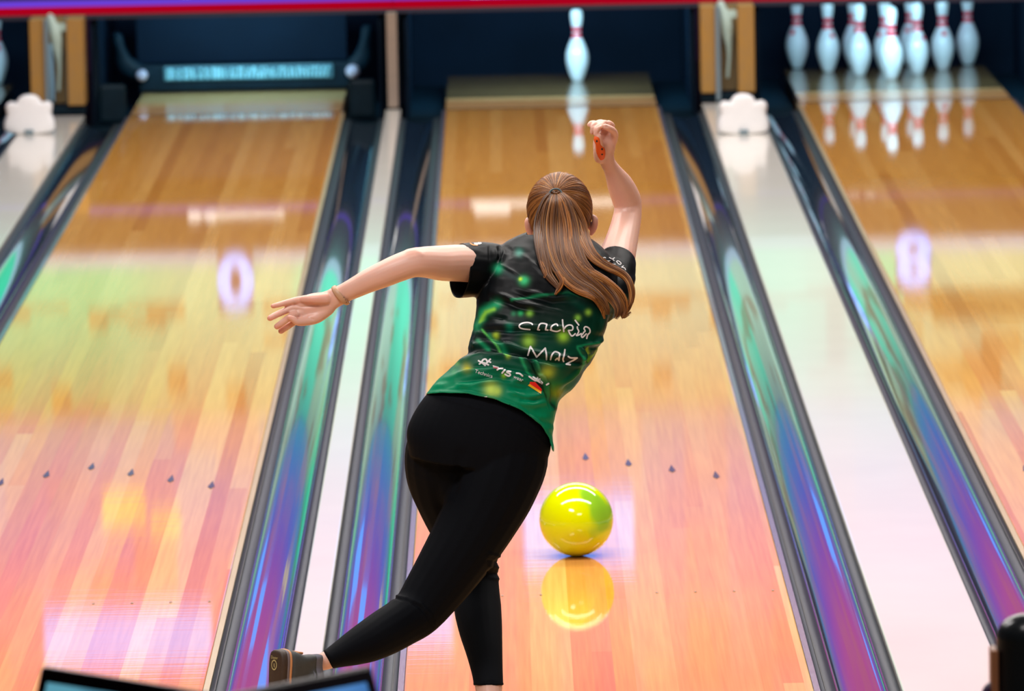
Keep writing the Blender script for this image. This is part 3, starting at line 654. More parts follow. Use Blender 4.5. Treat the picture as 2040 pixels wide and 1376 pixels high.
face = [ellipsoid(HL(0, .035, -.055), hA*.060, hB*.062, hCc*.070), ellipsoid(HL(0, .062, -.098), hA*.034, hB*.030, hCc*.026), ellipsoid(HL(0, .05, .01), hA*.066, hB*.048, hCc*.05),
    htube([(0, .088, .005, .007, .008), (0, .104, -.020, .010, .012), (0, .108, -.036, .014, .011), (0, .098, -.042, .010, .008)]),
    htube([(-.022, .092, -.062, .006, .006), (0, .100, -.060, .009, .008), (.022, .092, -.062, .006, .006)], n=12),
    htube([(-.020, .092, -.071, .006, .006), (0, .099, -.073, .009, .008), (.020, .092, -.071, .006, .006)], n=12),
    htube([(-.045, .078, .016, .008, .007), (-.022, .090, .020, .008, .007), (0, .092, .014, .008, .006), (.022, .090, .020, .008, .007), (.045, .078, .016, .008, .007)], n=12)]
ears = []
for s_, (ex, ey) in ((-1, (1052.5, 452)), (1, (1184, 448))):
    c = HC+Vector((0, 0, 0)); e = P(ex, ey, HC.y+.005)
    a = np.array(e)
    tp = lambda dx, dy, Y: P(ex+dx, ey+dy, HC.y+Y)
    ears.append(tube([(*tp(-s_*6, 18, 0), .005, .006), (*tp(-s_*2, 8, -.004), .0085, .007), (*tp(s_*1, -4, -.010), .0085, .008), (*tp(s_*1, -13, -.010), .0075, .009), (*tp(-s_*5, -17, -.002), .006, .008)], n=14))
    ears.append(tube([(*tp(-s_*8, 4, .006), .012, .008), (*tp(-s_*1, -3, -.002), .007, .010)], n=14, k=3))
skin_parts = [ptube(L_ARM, n=22)]+L_HAND+[ptube(R_ARM, n=22)]+R_HAND+[loft(TOP[1:], .86), ptube(NECK, n=24), skull]+face+ears+[ptube(L_LEG[:-2], .88), ptube(L_LEG[-4:], .93), ptube(R_LEG[:-3], .87), ptube(R_LEG[-4:], .93), ptube(L_FOOT_SK),
    ptube([(664, 1310, -.462, 19, 21), (645, 1317, -.474, 17.5, 18), (632, 1322, -.482, 14, 14), (625, 1326, -.488, 11, 11)])]
# feet inside the shoes
la = Vector(P(975, 1420, -.17))
lf_heel = Vector((la.x, la.y-.035, .045)); 
skin_parts += [tube([(la.x, la.y-.02, .055, .026, .025), (la.x, la.y+.04, .050, .026, .027), (la.x+.004, la.y+.12, .040, .014, .030), (la.x+.004, la.y+.15, .036, .009, .026)])]
body = fuse('body', skin_parts, SKIN, .0025, 3)
# softly redder palms, fingertips and ears
co = getco(body); u, v = proj(co)
base = np.tile(np.array([.72, .42, .33]), (len(co), 1))
def redden(px, py, r_, a):
    global base
    f = np.clip(1-np.hypot(u-px, v-py)/r_, 0, 1)[:, None]*a; base = base*(1-f)+np.array([.70, .25, .17])*f
for t in ((543, 610, 14, .7), (536, 634, 14, .8), (551, 651, 14, .7), (560, 660, 14, .7), (577, 632, 14, .5), (618, 598, 30, .5), (645, 592, 26, .45), (1052, 452, 26, .5), (1184, 448, 26, .6), (822, 498, 22, .35), (1205, 280, 40, .25)): redden(*t)
vcol(body, base, 'tone')
a_ = k.new('ShaderNodeAttribute', attribute_name='tone'); v_, _ = k.xyz(); k.l.new(k.mix(.25, a_.outputs['Color'], k.mix(k.noise(v_, 22, 3), (.60, .32, .24), (.80, .50, .41))), k.n['Principled BSDF'].inputs['Base Color'])
# creases: palm lines, elbow fold, finger joints
no = getno(body)
def crease(o, co, no, u, v, lines, front=None):
    dsp = np.zeros(len(co))
    for pts, amp, wd in lines: dsp += amp*np.exp(-(segdist(u, v, pts)/wd)**2)
    if front is not None: dsp *= front
    setco(o, co+no*dsp[:, None])
back = (no[:, 1] < .25).astype(float)
crease(body, co, no, u, v, [([(1226, 425), (1240, 421), (1262, 422)], -.0012, 4), ([(1210, 252), (1200, 253), (1193, 263)], -.0016, 1.6), ([(1199, 247), (1188, 252), (1184, 264)], -.0014, 1.5), ([(1190, 247), (1180, 251)], -.0012, 1.3), ([(584, 607), (600, 611), (622, 609), (655, 606)], -.0022, 2.2), ([(598, 632), (612, 630), (624, 636)], -.0018, 1.8), ([(591, 618), (598, 628), (594, 634)], -.0018, 1.6), ([(1186, 300), (1200, 322), (1218, 310)], -.001, 2), ([(812, 500), (828, 498), (840, 506)], .0020, 5)], back)
kid(body)
# face details
for s_ in (-1, 1):
    e = obj('eye', *ellipsoid(HL(s_*.031, .083, -.002), hA*.012, hB*.012, hCc*.012, 16, 12), mat('eye_white', (.8, .8, .8), rough=.1) if s_ < 0 else bpy.data.materials['eye_white'], None, True); kid(e)
    i_ = obj('iris', *ellipsoid(HL(s_*.031, .0915, -.002), hA*.0055, hB*.0042, hCc*.0055, 12, 8), mat('iris_blue', (.08, .16, .22), rough=.1) if s_ < 0 else bpy.data.materials['iris_blue'], e, True); i_.data.transform(Matrix.Translation(-Vector(ROOT)))
    kid(obj('eyebrow', *htube([(s_*.014, .094, .022, .002, .003), (s_*.032, .090, .027, .002, .003), (s_*.048, .078, .022, .001, .002)], n=8), mat('brow', (.12, .05, .02), rough=.6) if s_ < 0 else bpy.data.materials['brow'], None, True))
kid(obj('lips', *join([htube([(-.022, .0975, -.063, .002, .003), (0, .1065, -.062, .0035, .004), (.022, .0975, -.063, .002, .003)], n=10), htube([(-.019, .097, -.070, .002, .003), (0, .1055, -.072, .004, .004), (.019, .097, -.070, .002, .003)], n=10)]), mat('lips', (.5, .14, .12), rough=.4), None, True))
# --- leggings
leg = fuse('leggings', [loft(TOP[:3]+[(902, 752, 1092, 806, -.07, .088)], 1.0), ptube(L_LEG), ptube(R_LEG), ptube([(900, 925, -.09, 62, 64), (912, 970, -.08, 52, 62), (925, 1012, -.06, 34, 50)])], LEG, .0036, 6)
co = getco(leg); u, v = proj(co)
# ankle openings
def keepleg(co):
    u, v = proj(co)
    right = (u < 800)&((u-640)*.86+(v-1300)*-.5+ (0) > 3+((v-1300)*0))
    a = np.ones(len(co), bool)
    a &= ~((u < 760)&(((u-652)*.88-(v-1314)*.47) < 0))
    a &= ~((v > 1366)&(u > 900))
    a &= ~(v < np.interp(u, [880, 1100], [758, 812]))
    return a
cut(leg, keepleg)
co = getco(leg); no = getno(leg); u, v = proj(co); back = (no[:, 1] < .3).astype(float)
LN = [([(787, 1186), (812, 1191), (840, 1204), (858, 1222), (868, 1244)], .0030, 2.2), ([(784, 1190), (808, 1196), (835, 1209), (852, 1226), (862, 1249)], -.0028, 2.2), ([(845, 1214), (857, 1232), (861, 1250)], .0022, 1.8),
      ([(868, 790), (930, 806), (1000, 826), (1060, 858), (1085, 885)], .0012, 2.4), ([(905, 980), (912, 940), (918, 905)], -.0035, 11), ([(880, 1010), (905, 975), (910, 950)], -.002, 9),
      ([(975, 1103), (995, 1108)], .003, 3), ([(972, 1116), (995, 1120)], -.003, 3), ([(975, 1127), (996, 1131)], .003, 3), ([(972, 1140), (996, 1143)], -.003, 3), ([(975, 1150), (996, 1153)], .0025, 3), ([(945, 1362), (1005, 1362)], .0012, 2), ([(648, 1296), (675, 1324)], .0012, 2.5)]
crease(leg, co, no, u, v, LN, back); kid(leg, PER, 'black ankle-length leggings')
sol = leg.modifiers.new('s', 'SOLIDIFY'); sol.thickness = .0012; sol.offset = -1

# --- jersey
SL_L = [(1030, 500, 1030, 610, .13, .062), (1000, 488, 990, 602, .125, .060), (975, 482, 968, 596, .10, .058), (948, 482, 940, 592, .07, .058), (924, 485, 905, 594, .045, .058), (912, 486, 890, 596, .03, .058)]
SL_R = [(1150, 590, 1215, 640, .11, .07), (1172, 560, 1248, 612, .15, .064), (1186, 534, 1260, 576, .20, .060), (1193, 512, 1261, 552, .245, .058), (1196, 488, 1262, 528, .285, .056)]
JT = [(846, 812, 1104, 905, -.10, .128), (846, 790, 1101, 868, -.09, .122), (868, 762, 1108, 822, -.075, .114), (896, 738, 1120, 790, -.058, .110), (924, 716, 1150, 762, -.035, .106), (932, 700, 1166, 738, -.02, .104), (934, 680, 1182, 712, -.005, .104),
      (940, 655, 1196, 684, .015, .106), (946, 625, 1207, 654, .04, .108), (950, 590, 1218, 616, .075, .112), (958, 552, 1228, 575, .115, .110), (978, 515, 1225, 535, .15, .096), (1010, 492, 1200, 505, .175, .082), (1050, 482, 1170, 488, .19, .06)]
jer = fuse('jersey', [loft(JT, 1.0, p=2.3), loft(SL_L, n=28, p=2), loft(SL_R, n=28, p=2), ptube([(1100, 545, .14, 85, 70), (1111, 505, .182, 56, 54), (1113, 488, .20, 49, 50), (1113, 470, .21, 49, 50)])], mat('tmp', (0, 0, 0)), .0031, 7)
hem = np.array([(800, 792), (850, 785.5), (880, 783), (930, 785), (985, 796), (1040, 819), (1078, 848), (1096, 874), (1100, 895), (1110, 912), (1140, 920)], float)
CUT_L = (Vector(P(926, 486, .045)), Vector(P(904, 594, .045))); 
def keepj(co):
    u, v = proj(co); a = v < np.interp(u, hem[:, 0], hem[:, 1])+np.where((co[:, 1] > -.06)&(u > 1070), 14, 0)
    # left cuff: a plane facing left and towards the viewer
    n_ = np.array([-1, -.50, .14]); n_ /= np.linalg.norm(n_); c0 = np.array(P(917, 538, .04)); a &= ~(((co-c0)@n_ > 0)&(u < 960)&(v < 612))
    c1 = np.array(P(1229, 520, .255)); n1 = np.array(P(1236, 490, .32))-np.array(P(1205, 560, .19)); n1 /= np.linalg.norm(n1); a &= ~(((co-c1)@n1 > 0)&(u > 1185)&(v < 570))
    nc = np.array(P(1112, 492, .195)); nn = np.array([0, .45, .9]); a &= ~(((co-nc)@nn > 0)&(np.abs(u-1113) < 62)&(v < 520))
    return a
cut(jer, keepj)
co = getco(jer); no = getno(jer); u, v = proj(co); bk = np.clip(.45-no[:, 1], 0, 1); bk = np.clip(bk*2, 0, 1)
FOLDS = [  # drape folds: line, height, width (pixels at the bowler)
    ([(930, 703), (965, 693), (1000, 697), (1050, 711), (1100, 720), (1160, 722)], -.0075, 5), ([(934, 692), (970, 683), (1010, 688), (1060, 702), (1120, 712), (1170, 712)], .006, 6), ([(905, 722), (960, 707), (1010, 711), (1060, 722), (1130, 735)], .007, 6),
    ([(935, 655), (1000, 657), (1060, 660), (1130, 664)], -.006, 4), ([(945, 646), (1010, 648), (1080, 651), (1150, 653)], .004, 5), ([(975, 665), (1050, 667), (1120, 672)], .003, 5),
    ([(975, 580), (1005, 590), (1030, 602), (1075, 612), (1120, 620)], .0065, 5), ([(970, 592), (1005, 602), (1030, 612), (1080, 624)], -.005, 5), ([(1020, 572), (1060, 582), (1100, 592), (1150, 590), (1195, 600)], .0065, 5), ([(1020, 582), (1060, 592), (1100, 602), (1150, 602)], -.005, 4.5),
    ([(985, 520), (1020, 540), (1045, 556)], .003, 3), ([(1000, 532), (1030, 549)], -.002, 2.5), ([(1035, 503), (1060, 522), (1080, 542), (1100, 556)], .0035, 4), ([(988, 490), (990, 505), (985, 522)], .006, 3.5), ([(1001, 490), (1005, 507), (997, 524)], .006, 3.5), ([(994, 490), (997, 510), (991, 524)], -.006, 3.5),
    ([(975, 482), (977, 510), (976, 545), (968, 585)], -.003, 3.5), ([(1010, 490), (1018, 500), (1016, 515)], -.004, 4),
    ([(945, 590), (948, 640), (940, 668), (933, 690)], -.004, 5), ([(955, 640), (980, 632), (1010, 634)], -.003, 4), ([(950, 672), (985, 676), (1010, 690)], -.004, 4), ([(938, 680), (950, 690)], .005, 5),
    ([(870, 760), (930, 740), (985, 735), (1045, 748), (1085, 762)], .005, 5), ([(880, 772), (940, 755), (990, 752), (1040, 764), (1070, 778)], -.006, 5), ([(905, 735), (950, 728), (1000, 730), (1060, 742), (1100, 760)], -.004, 4.5), ([(915, 772), (960, 763), (1010, 759), (1065, 758)], .0055, 5),
    ([(1010, 778), (1045, 790), (1085, 786)], .005, 6), ([(1025, 800), (1060, 806), (1095, 800)], .0055, 6), ([(1010, 768), (1060, 778)], -.004, 5), ([(1035, 797), (1075, 797)], -.004, 5),
    ([(1070, 742), (1083, 760), (1092, 790), (1098, 815)], -.008, 4), ([(1080, 745), (1090, 765), (1099, 790)], .006, 4), ([(1098, 760), (1104, 790), (1104, 815)], -.006, 4), ([(1040, 712), (1060, 738), (1075, 750)], .005, 3.5), ([(1052, 712), (1070, 738), (1082, 748)], -.006, 3.5), ([(1063, 714), (1078, 740)], .004, 3),
    ([(1120, 780), (1145, 760), (1170, 728)], -.006, 5), ([(1110, 770), (1135, 755), (1160, 735)], .005, 5), ([(1155, 690), (1165, 705), (1160, 722)], .006, 3.5), ([(1168, 690), (1176, 708), (1168, 725)], -.007, 3.5), ([(1160, 688), (1190, 682), (1205, 672)], .005, 4), ([(1170, 694), (1195, 690)], -.004, 4),
    ([(1120, 725), (1150, 728), (1175, 718)], .004, 4), ([(850, 783), (880, 780), (930, 782), (985, 793), (1040, 816), (1078, 845), (1097, 874)], .0022, 3), ([(850, 778), (880, 775), (930, 777), (985, 788), (1042, 811), (1082, 840), (1100, 870)], -.0016, 2.5),
    ([(862, 770), (905, 764), (940, 770)], .004, 5), ([(925, 500), (918, 540), (905, 585)], .002, 4), ([(1205, 520), (1230, 512), (1250, 530)], .001, 3), ([(1215, 590), (1235, 610)], -.005, 6)]
dsp = np.zeros(len(co))
for pts, a, wd in FOLDS:
    A_, B_ = np.array(pts[0], float), np.array(pts[-1], float); L_ = np.linalg.norm(B_-A_); t_ = ((u-A_[0])*(B_-A_)[0]+(v-A_[1])*(B_-A_)[1])/L_**2
    wob_ = 1+.35*np.sin(u*.11+v*.07+a*900)
    dsp += (1.15 if pts[0][1] > 630 else .75)*a*wob_*np.clip(np.minimum(t_, 1-t_)*4+.15, 0, 1)*np.exp(-(segdist(u, v, pts)/wd)**2)
def vnoise(x, y, s):
    xi, yi = x/s, y/s; a = np.floor(xi).astype(int); b = np.floor(yi).astype(int); fx, fy = xi-a, yi-b; fx = fx*fx*(3-2*fx); fy = fy*fy*(3-2*fy)
    T = rng2; g = lambda i, j: T[(i*73+j*151) % 4096]
    return (g(a, b)*(1-fx)+g(a+1, b)*fx)*(1-fy)+(g(a, b+1)*(1-fx)+g(a+1, b+1)*fx)*fy
rng2 = np.random.default_rng(5).random(4096)
q = (vnoise(u+v*.25, v*3.2-u*.6, 34)-.5)*.0024+(vnoise(u-v*.3, v*2.6, 17)-.5)*.0005
setco(jer, co+no*((dsp+q)*bk)[:, None])
# printed pattern, with the shade of deep folds painted in
def lerp(a, b, t): return a+(b-a)*t[:, None]
def ss(x, a, b): t = np.clip((x-a)/(b-a), 0, 1); return t*t*(3-2*t)
blk = np.array([.0022, .003, .004]); 
wob = (vnoise(u, v, 40)-.5)*40
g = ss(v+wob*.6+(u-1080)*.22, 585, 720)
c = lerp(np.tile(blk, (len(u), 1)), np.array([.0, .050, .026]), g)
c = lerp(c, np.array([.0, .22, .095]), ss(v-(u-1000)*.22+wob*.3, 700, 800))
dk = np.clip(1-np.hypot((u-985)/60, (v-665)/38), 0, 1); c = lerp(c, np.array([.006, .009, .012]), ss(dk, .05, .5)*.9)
c = lerp(c, blk, ss(-np.abs(v-703-(u-1000)*.09)+wob*.15, -13, -2)*.75)  # darkens the waist crease, its shade put into the cloth colour
def line(pts, col, wd, a=1.0):
    global c
    c = lerp(c, np.array(col), a*np.exp(-(segdist(u, v, pts)/wd)**2))
GR = (.01, .30, .12); LG = (.12, .55, .10); YG = (.35, .62, .04)
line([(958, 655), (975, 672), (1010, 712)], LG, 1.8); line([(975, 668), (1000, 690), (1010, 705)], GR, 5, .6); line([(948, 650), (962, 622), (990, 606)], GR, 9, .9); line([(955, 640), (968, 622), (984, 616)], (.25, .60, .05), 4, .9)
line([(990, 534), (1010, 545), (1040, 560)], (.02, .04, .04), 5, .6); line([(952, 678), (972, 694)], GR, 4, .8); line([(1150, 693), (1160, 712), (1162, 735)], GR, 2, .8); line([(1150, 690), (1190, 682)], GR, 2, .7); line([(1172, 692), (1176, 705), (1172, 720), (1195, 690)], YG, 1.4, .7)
line([(1036, 716), (1058, 750)], (.02, .35, .13), 2.5, .8); line([(1050, 716), (1072, 750)], blk, 5, .9); line([(1063, 716), (1080, 745)], (.02, .30, .12), 2, .7); line([(1083, 762), (1090, 790)], blk, 3.5, .8); line([(1095, 765), (1100, 800), (1108, 815)], blk, 3.5, .8); line([(1120, 775), (1150, 745), (1175, 712)], (.04, .25, .03), 4, .6)  # black strokes lie in fold valleys, crease shade painted among the green streaks
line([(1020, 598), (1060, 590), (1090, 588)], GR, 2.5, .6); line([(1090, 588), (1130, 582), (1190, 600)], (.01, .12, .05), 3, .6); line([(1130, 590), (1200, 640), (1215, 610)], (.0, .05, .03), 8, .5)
for (px, py, r_, col, a) in [(992, 535, 9, (.02, .38, .18), 1), (1044, 559, 9, (.03, .45, .16), 1), (1037, 556, 3.5, (.5, .85, .03), 1), (1034, 503, 8, (.03, .22, .16), .8), (1055, 624, 6.5, (.22, .50, .06), 1), (1037, 624, 5.5, (.02, .38, .12), .9), (1023, 625, 5, (.01, .20, .08), .8),
        (1053, 680, 11, (.28, .55, .05), 1), (1122, 670, 10.5, (.30, .58, .04), 1), (1151, 633, 6, (.22, .50, .06), 1), (1172, 622, 6, (.25, .5, .05), 1), (1015, 652, 8, (.0, .18, .10), .9), (988, 668, 6.5, (.35, .50, .03), 1), (1092, 741, 12, (.55, .55, .01), 1), (1094, 735, 22, (.02, .22, .08), .4),
        (930, 733, 9, (.40, .38, .03), 1), (911, 724, 5, (.10, .30, .06), .8), (978, 776, 13, (.55, .75, .12), 1), (990, 779, 9, (.5, .7, .1), .8), (1112, 782, 11, (.40, .40, .01), .9), (1105, 775, 18, (.05, .22, .01), .6), (1004, 748, 5, (.25, .55, .02), .8), (1012, 711, 5, (.3, .45, .02), .7), (905, 742, 6, (.05, .3, .1), .5)]:
    d = np.hypot(u-px, v-py)/r_; c = lerp(c, np.array(col), a*np.exp(-d**2*1.1))
hs = (v > np.interp(u, hem[:, 0], hem[:, 1])-7)&(u < 1105); c[hs] = c[hs]*.6+np.array([.01, .13, .065])*.6
sl = (u < 975)&(v < 600)&(v < 600); c[sl] = blk; sr = (u > 1190)&(v < 585); c[sr] = blk*1.1
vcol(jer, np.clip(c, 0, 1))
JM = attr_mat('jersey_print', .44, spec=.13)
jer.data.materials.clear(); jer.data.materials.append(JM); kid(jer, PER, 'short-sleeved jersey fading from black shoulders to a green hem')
sol = jer.modifiers.new('s', 'SOLIDIFY'); sol.thickness = .002; sol.offset = -1

# --- lettering on the jersey: thin print laid on the cloth
bpy.context.view_layer.update()
jm = bmesh.new(); jm.from_mesh(jer.data); BV = BVHTree.FromBMesh(jm); RO = Vector(ROOT)
def hit(px, py, lift=.0012, bv=None):
    d = ray(px, py); h = (bv or BV).ray_cast(CAM-RO, d, 60)
    if h[0] is None: return None
    return h[0]+RO-d*lift
def strokes(name, SS, wd, m, bv=None, label=None, parent=None, lift=.0012):
    V, F = [], []
    for pts in SS:
        pts = catmull([(a, b, 0) for a, b in pts], 4) if len(pts) > 2 else [np.array((pts[0][0]+(pts[1][0]-pts[0][0])*t, pts[0][1]+(pts[1][1]-pts[0][1])*t, 0)) for t in np.linspace(0, 1, 6)]
        A = np.array(pts)[:, :2]; T = np.gradient(A, axis=0); T /= np.linalg.norm(T, axis=1)[:, None]+1e-9; N = np.c_[-T[:, 1], T[:, 0]]
        A = np.vstack([A[:1]-T[:1]*wd*.35, A, A[-1:]+T[-1:]*wd*.35]); N = np.vstack([N[:1]*.6, N, N[-1:]*.6]); prev = None
        for a, n_ in zip(A, N):
            row = [hit(*(a+n_*wd*.5*s), lift, bv) for s in (-1, 0, 1)]
            if any(r is None for r in row): prev = None; continue
            i = len(V); V += row
            if prev is not None: F += [(prev, prev+1, i+1, i), (prev+1, prev+2, i+2, i+1)]
            prev = i
    if not V: return None
    return kid(obj(name, V, F, m, None, True), PER if parent is None else parent, label)
def polys(name, PL, m, bv=None, label=None, lift=.0014, cuts=4):
    bm = bmesh.new()
    for pl in PL: bm.faces.new([bm.verts.new((x, y, 0)) for x, y in pl])
    bmesh.ops.triangulate(bm, faces=bm.faces[:])
    for _ in range(2): bmesh.ops.subdivide_edges(bm, edges=bm.edges[:], cuts=cuts//2, use_grid_fill=True)
    bad = []
    for vv in bm.verts:
        h_ = hit(vv.co.x, vv.co.y, lift, bv)
        if h_ is None: bad.append(vv)
        else: vv.co = h_
    bmesh.ops.delete(bm, geom=bad, context='VERTS')
    me = bpy.data.meshes.new(name); bm.to_mesh(me); bm.free(); me.materials.append(m); me.shade_smooth(); o = bpy.data.objects.new(name, me); COL.objects.link(o); return kid(o, PER, label)
def typed(name, txt, px, py, size, ang, m, label=None, shear=0, bv=None):
    cu_ = bpy.data.curves.new(name, 'FONT'); cu_.body = txt; cu_.size = size; cu_.resolution_u = 3; cu_.shear = shear
    t = bpy.data.objects.new(name, cu_); COL.objects.link(t); bpy.context.view_layer.update()
    me = bpy.data.meshes.new_from_object(t.evaluated_get(bpy.context.evaluated_depsgraph_get())); bpy.data.objects.remove(t)
    a = math.radians(ang); bad = []
    bm = bmesh.new(); bm.from_mesh(me); 
    for vv in bm.verts:
        x, y = vv.co.x, -vv.co.y; h_ = hit(px+x*math.cos(a)-y*math.sin(a), py+x*math.sin(a)+y*math.cos(a), .0014, bv)
        if h_ is None: bad.append(vv)
        else: vv.co = h_
    bmesh.ops.delete(bm, geom=bad, context='VERTS'); bm.to_mesh(me); bm.free(); me.materials.clear(); me.materials.append(m)
    o = bpy.data.objects.new(name, me); COL.objects.link(o); return kid(o, PER, label)
PRW = mat('print_white', (.72, .68, .68), rough=.5)
def sc(L, k_, ox, oy): return [[(ox+x/k_, oy+y/k_) for x, y in q_] for q_ in L]
N1 = sc([[(620, 265), (590, 240), (520, 225), (430, 235), (370, 265), (350, 300), (370, 335), (440, 358), (570, 372)],
    [(725, 378), (745, 310), (765, 265), (800, 245), (850, 245), (913, 262)], [(913, 262), (898, 320), (885, 375)], [(885, 375), (935, 380)], [(740, 378), (765, 378)],
    [(1132, 292), (1118, 262), (1085, 258), (1030, 285), (998, 330), (1005, 372)], [(980, 375), (1040, 397), (1120, 408), (1188, 380)],
    [(1230, 170), (1238, 270), (1250, 350), (1257, 412)], [(1268, 350), (1300, 305), (1360, 277), (1420, 287), (1442, 330), (1425, 380), (1350, 388)], [(1350, 388), (1375, 445), (1415, 498), (1450, 488), (1490, 452)],
    [(1532, 312), (1535, 350), (1560, 400), (1545, 445), (1512, 492), (1560, 480), (1612, 450)], [(1487, 180), (1562, 280)],
    [(1655, 430), (1690, 400), (1668, 350), (1695, 312), (1745, 325), (1782, 362), (1788, 425), (1742, 480), (1722, 552)], [(1715, 455), (1635, 530), (1617, 485), (1655, 445)]], 10.2, 1000, 620)
strokes('name_lettering', N1, 3.0, PRW, label='handwritten white word across the back')
N2 = sc([[(525, 895), (580, 712)], [(580, 712), (705, 930)], [(705, 930), (880, 745)], [(880, 745), (902, 870), (905, 985)],
    [(985, 985), (1015, 885), (1070, 822), (1130, 830), (1178, 862)], [(1178, 862), (1160, 950), (1160, 1000)], [(1085, 990), (1130, 955), (1155, 998)],
    [(1280, 775), (1265, 880), (1240, 975), (1255, 1022)], [(1345, 915), (1400, 945), (1530, 945)], [(1530, 945), (1460, 990), (1380, 1030), (1305, 1072)], [(1305, 1072), (1390, 1085)]], 10.2, 1000, 620)
strokes('name_lettering', N2, 3.2, PRW, label='handwritten white word on the lower back')
N3 = sc([[(215, 262), (280, 300), (340, 350)], [(230, 325), (270, 290), (300, 245), (350, 235), (385, 290)], [(280, 300), (340, 310), (400, 340)], [(435, 232), (400, 270), (330, 335)], [(400, 270), (440, 292)],
    [(560, 432), (605, 405), (665, 402)], [(705, 425), (650, 492)], [(812, 462), (760, 455), (740, 475), (790, 500), (800, 530), (765, 545), (705, 512)], [(915, 492), (975, 500), (1030, 545)],
    [(1150, 552), (1215, 600), (1270, 632)], [(1270, 632), (1310, 572)], [(1225, 560), (1265, 590)], [(1300, 640), (1350, 600)], [(1310, 590), (1395, 672)], [(1330, 650), (1390, 690)], [(1470, 708), (1515, 682)]], 9.27, 930, 690)
strokes('maker_lettering', N3, 3.4, PRW, label='white maker lettering above the hem')
polys('maker_bar', sc([[(478, 345), (590, 375), (590, 408), (485, 378)]], 9.27, 930, 690), PRW); polys('maker_bar', sc([[(488, 372), (588, 388), (560, 408), (492, 400)]], 9.27, 930, 690), mat('print_dark_red', (.3, .02, .03), rough=.5), lift=.0018, label='dark red bar')
typed('small_lettering', 'Technica', 945.2, 742, 10.3, 17, PRW, 'small white word above the hem'); typed('small_lettering', 'wear', 1022, 752.5, 10.3, 23, PRW, 'small white word above the hem')
polys('flag_red', sc([[(1165, 652), (1262, 655), (1388, 790), (1378, 832), (1160, 690)]], 9.27, 930, 690), mat('flag_red', (.75, .015, .01), rough=.4), label='red band of the small flag')
polys('flag_gold', sc([[(1160, 688), (1378, 830), (1370, 875), (1128, 718)]], 9.27, 930, 690), mat('flag_gold', (.85, .42, .01), rough=.4), label='golden band of the small flag')
polys('flag_black', sc([[(1262, 655), (1395, 690), (1388, 790)]], 9.27, 930, 690), mat('flag_black', (.01, .008, .006), rough=.4), label='black band of the small flag')
N4 = sc([[(325, 668), (375, 648), (408, 665)], [(515, 650), (600, 700), (668, 745)], [(600, 700), (680, 662)], [(735, 775), (775, 752), (825, 775), (878, 825), (850, 862), (800, 845), (735, 775)], [(950, 905), (890, 945)], [(890, 945), (985, 972), (1012, 1030)], [(610, 848), (700, 858)]], 15.29, 1180, 470)
strokes('sleeve_lettering', N4, 1.5, PRW, label='white lettering around the right cuff')
polys('sleeve_mark', sc([[(370, 745), (570, 742), (490, 785)]], 15.29, 1180, 470), PRW, label='white wedge mark on the right sleeve')
N5 = sc([[(410, 130), (455, 128)], [(420, 150), (500, 118)], [(450, 160), (555, 105)], [(500, 145), (540, 130)]], 9.17, 900, 470)
strokes('sleeve_lettering', N5, 1.8, PRW, label='white scribbled mark on the left sleeve'); strokes('sleeve_badge', sc([[(340, 128), (385, 158), (470, 165)]], 9.17, 900, 470), 2.2, mat('badge_orange', (.8, .2, .01), rough=.5), label='orange arc on the left sleeve')
polys('waist_tag', [[(964, 790), (971, 789), (968, 793)]], PRW, bv=None, label='tiny white tag at the waistband')

# --- wrist band, thumb tape
BAND = mat('band_tan', (.50, .28, .16), rough=.45)
bcn = np.array(P(679, 588, -.070)); bt = np.array(P(705, 574, -.075))-np.array(P(662, 594, -.068)); bt /= np.linalg.norm(bt)
bw = np.cross(bt, VD); bw /= np.linalg.norm(bw); bd = np.cross(bw, bt)
V, F = [], []; n1, n2 = 48, 10
for i in range(n1):
    a = 2*math.pi*i/n1; rad = bw*.0265*math.cos(a)+bd*.0225*math.sin(a); rn = rad/np.linalg.norm(rad)
    wv = .0062+.0018*math.exp(-((math.sin(a)+1)/.5)**2)
    for j in range(n2): b_ = 2*math.pi*j/n2; V.append(bcn+bt*(-.007*math.cos(a))+rad+rn*.0028*math.cos(b_)+bt*wv*math.sin(b_))
for i in range(n1):
    for j in range(n2): F.append((i*n2+j, ((i+1) % n1)*n2+j, ((i+1) % n1)*n2+(j+1) % n2, i*n2+(j+1) % n2))
bnd = obj('wristband', *fixn(V, F), BAND, None, True); kid(bnd, PER, 'tan rubber wristband')
bb = bmesh.new(); bb.from_mesh(bnd.data); BVB = BVHTree.FromBMesh(bb)
HOLE = mat('hole_brown', (.10, .05, .03), rough=.7)
for px, py in ((682, 587), (685, 592), (688, 597), (690, 602)):
    p = hit(px, py, .0006, BVB)
    if p is not None: 
        h_ = obj('band_hole', *ellipsoid(p, np.array((.0011, 0, 0)), np.array((0, .0008, 0)), np.array((0, 0, .0013)), 10, 6), HOLE, None, True); kid(h_, bnd); h_.data.transform(Matrix.Translation(-Vector(ROOT)))
TAPE = mat('tape_orange', (.78, .10, .005), rough=.6)
tp = ptube([(1196.5, 309, .284, 10.0, 12.2), (1195.5, 300, .268, 10.2, 12), (1193.6, 291, .2545, 8.0, 9.6), (1191.5, 285, .247, 5.9, 8.8), (1190, 279, .242, 7.2, 8), (1190, 275, .241, 7.0, 8)], n=20)
tape = obj('thumb_tape', *fixn(*tp), TAPE, None, True); kid(tape, PER, 'orange tape wrapped around the thumb')
tb = bmesh.new(); tb.from_mesh(tape.data); BVT = BVHTree.FromBMesh(tb); DOT = mat('tape_dot', (.02, .01, .01), rough=.7)
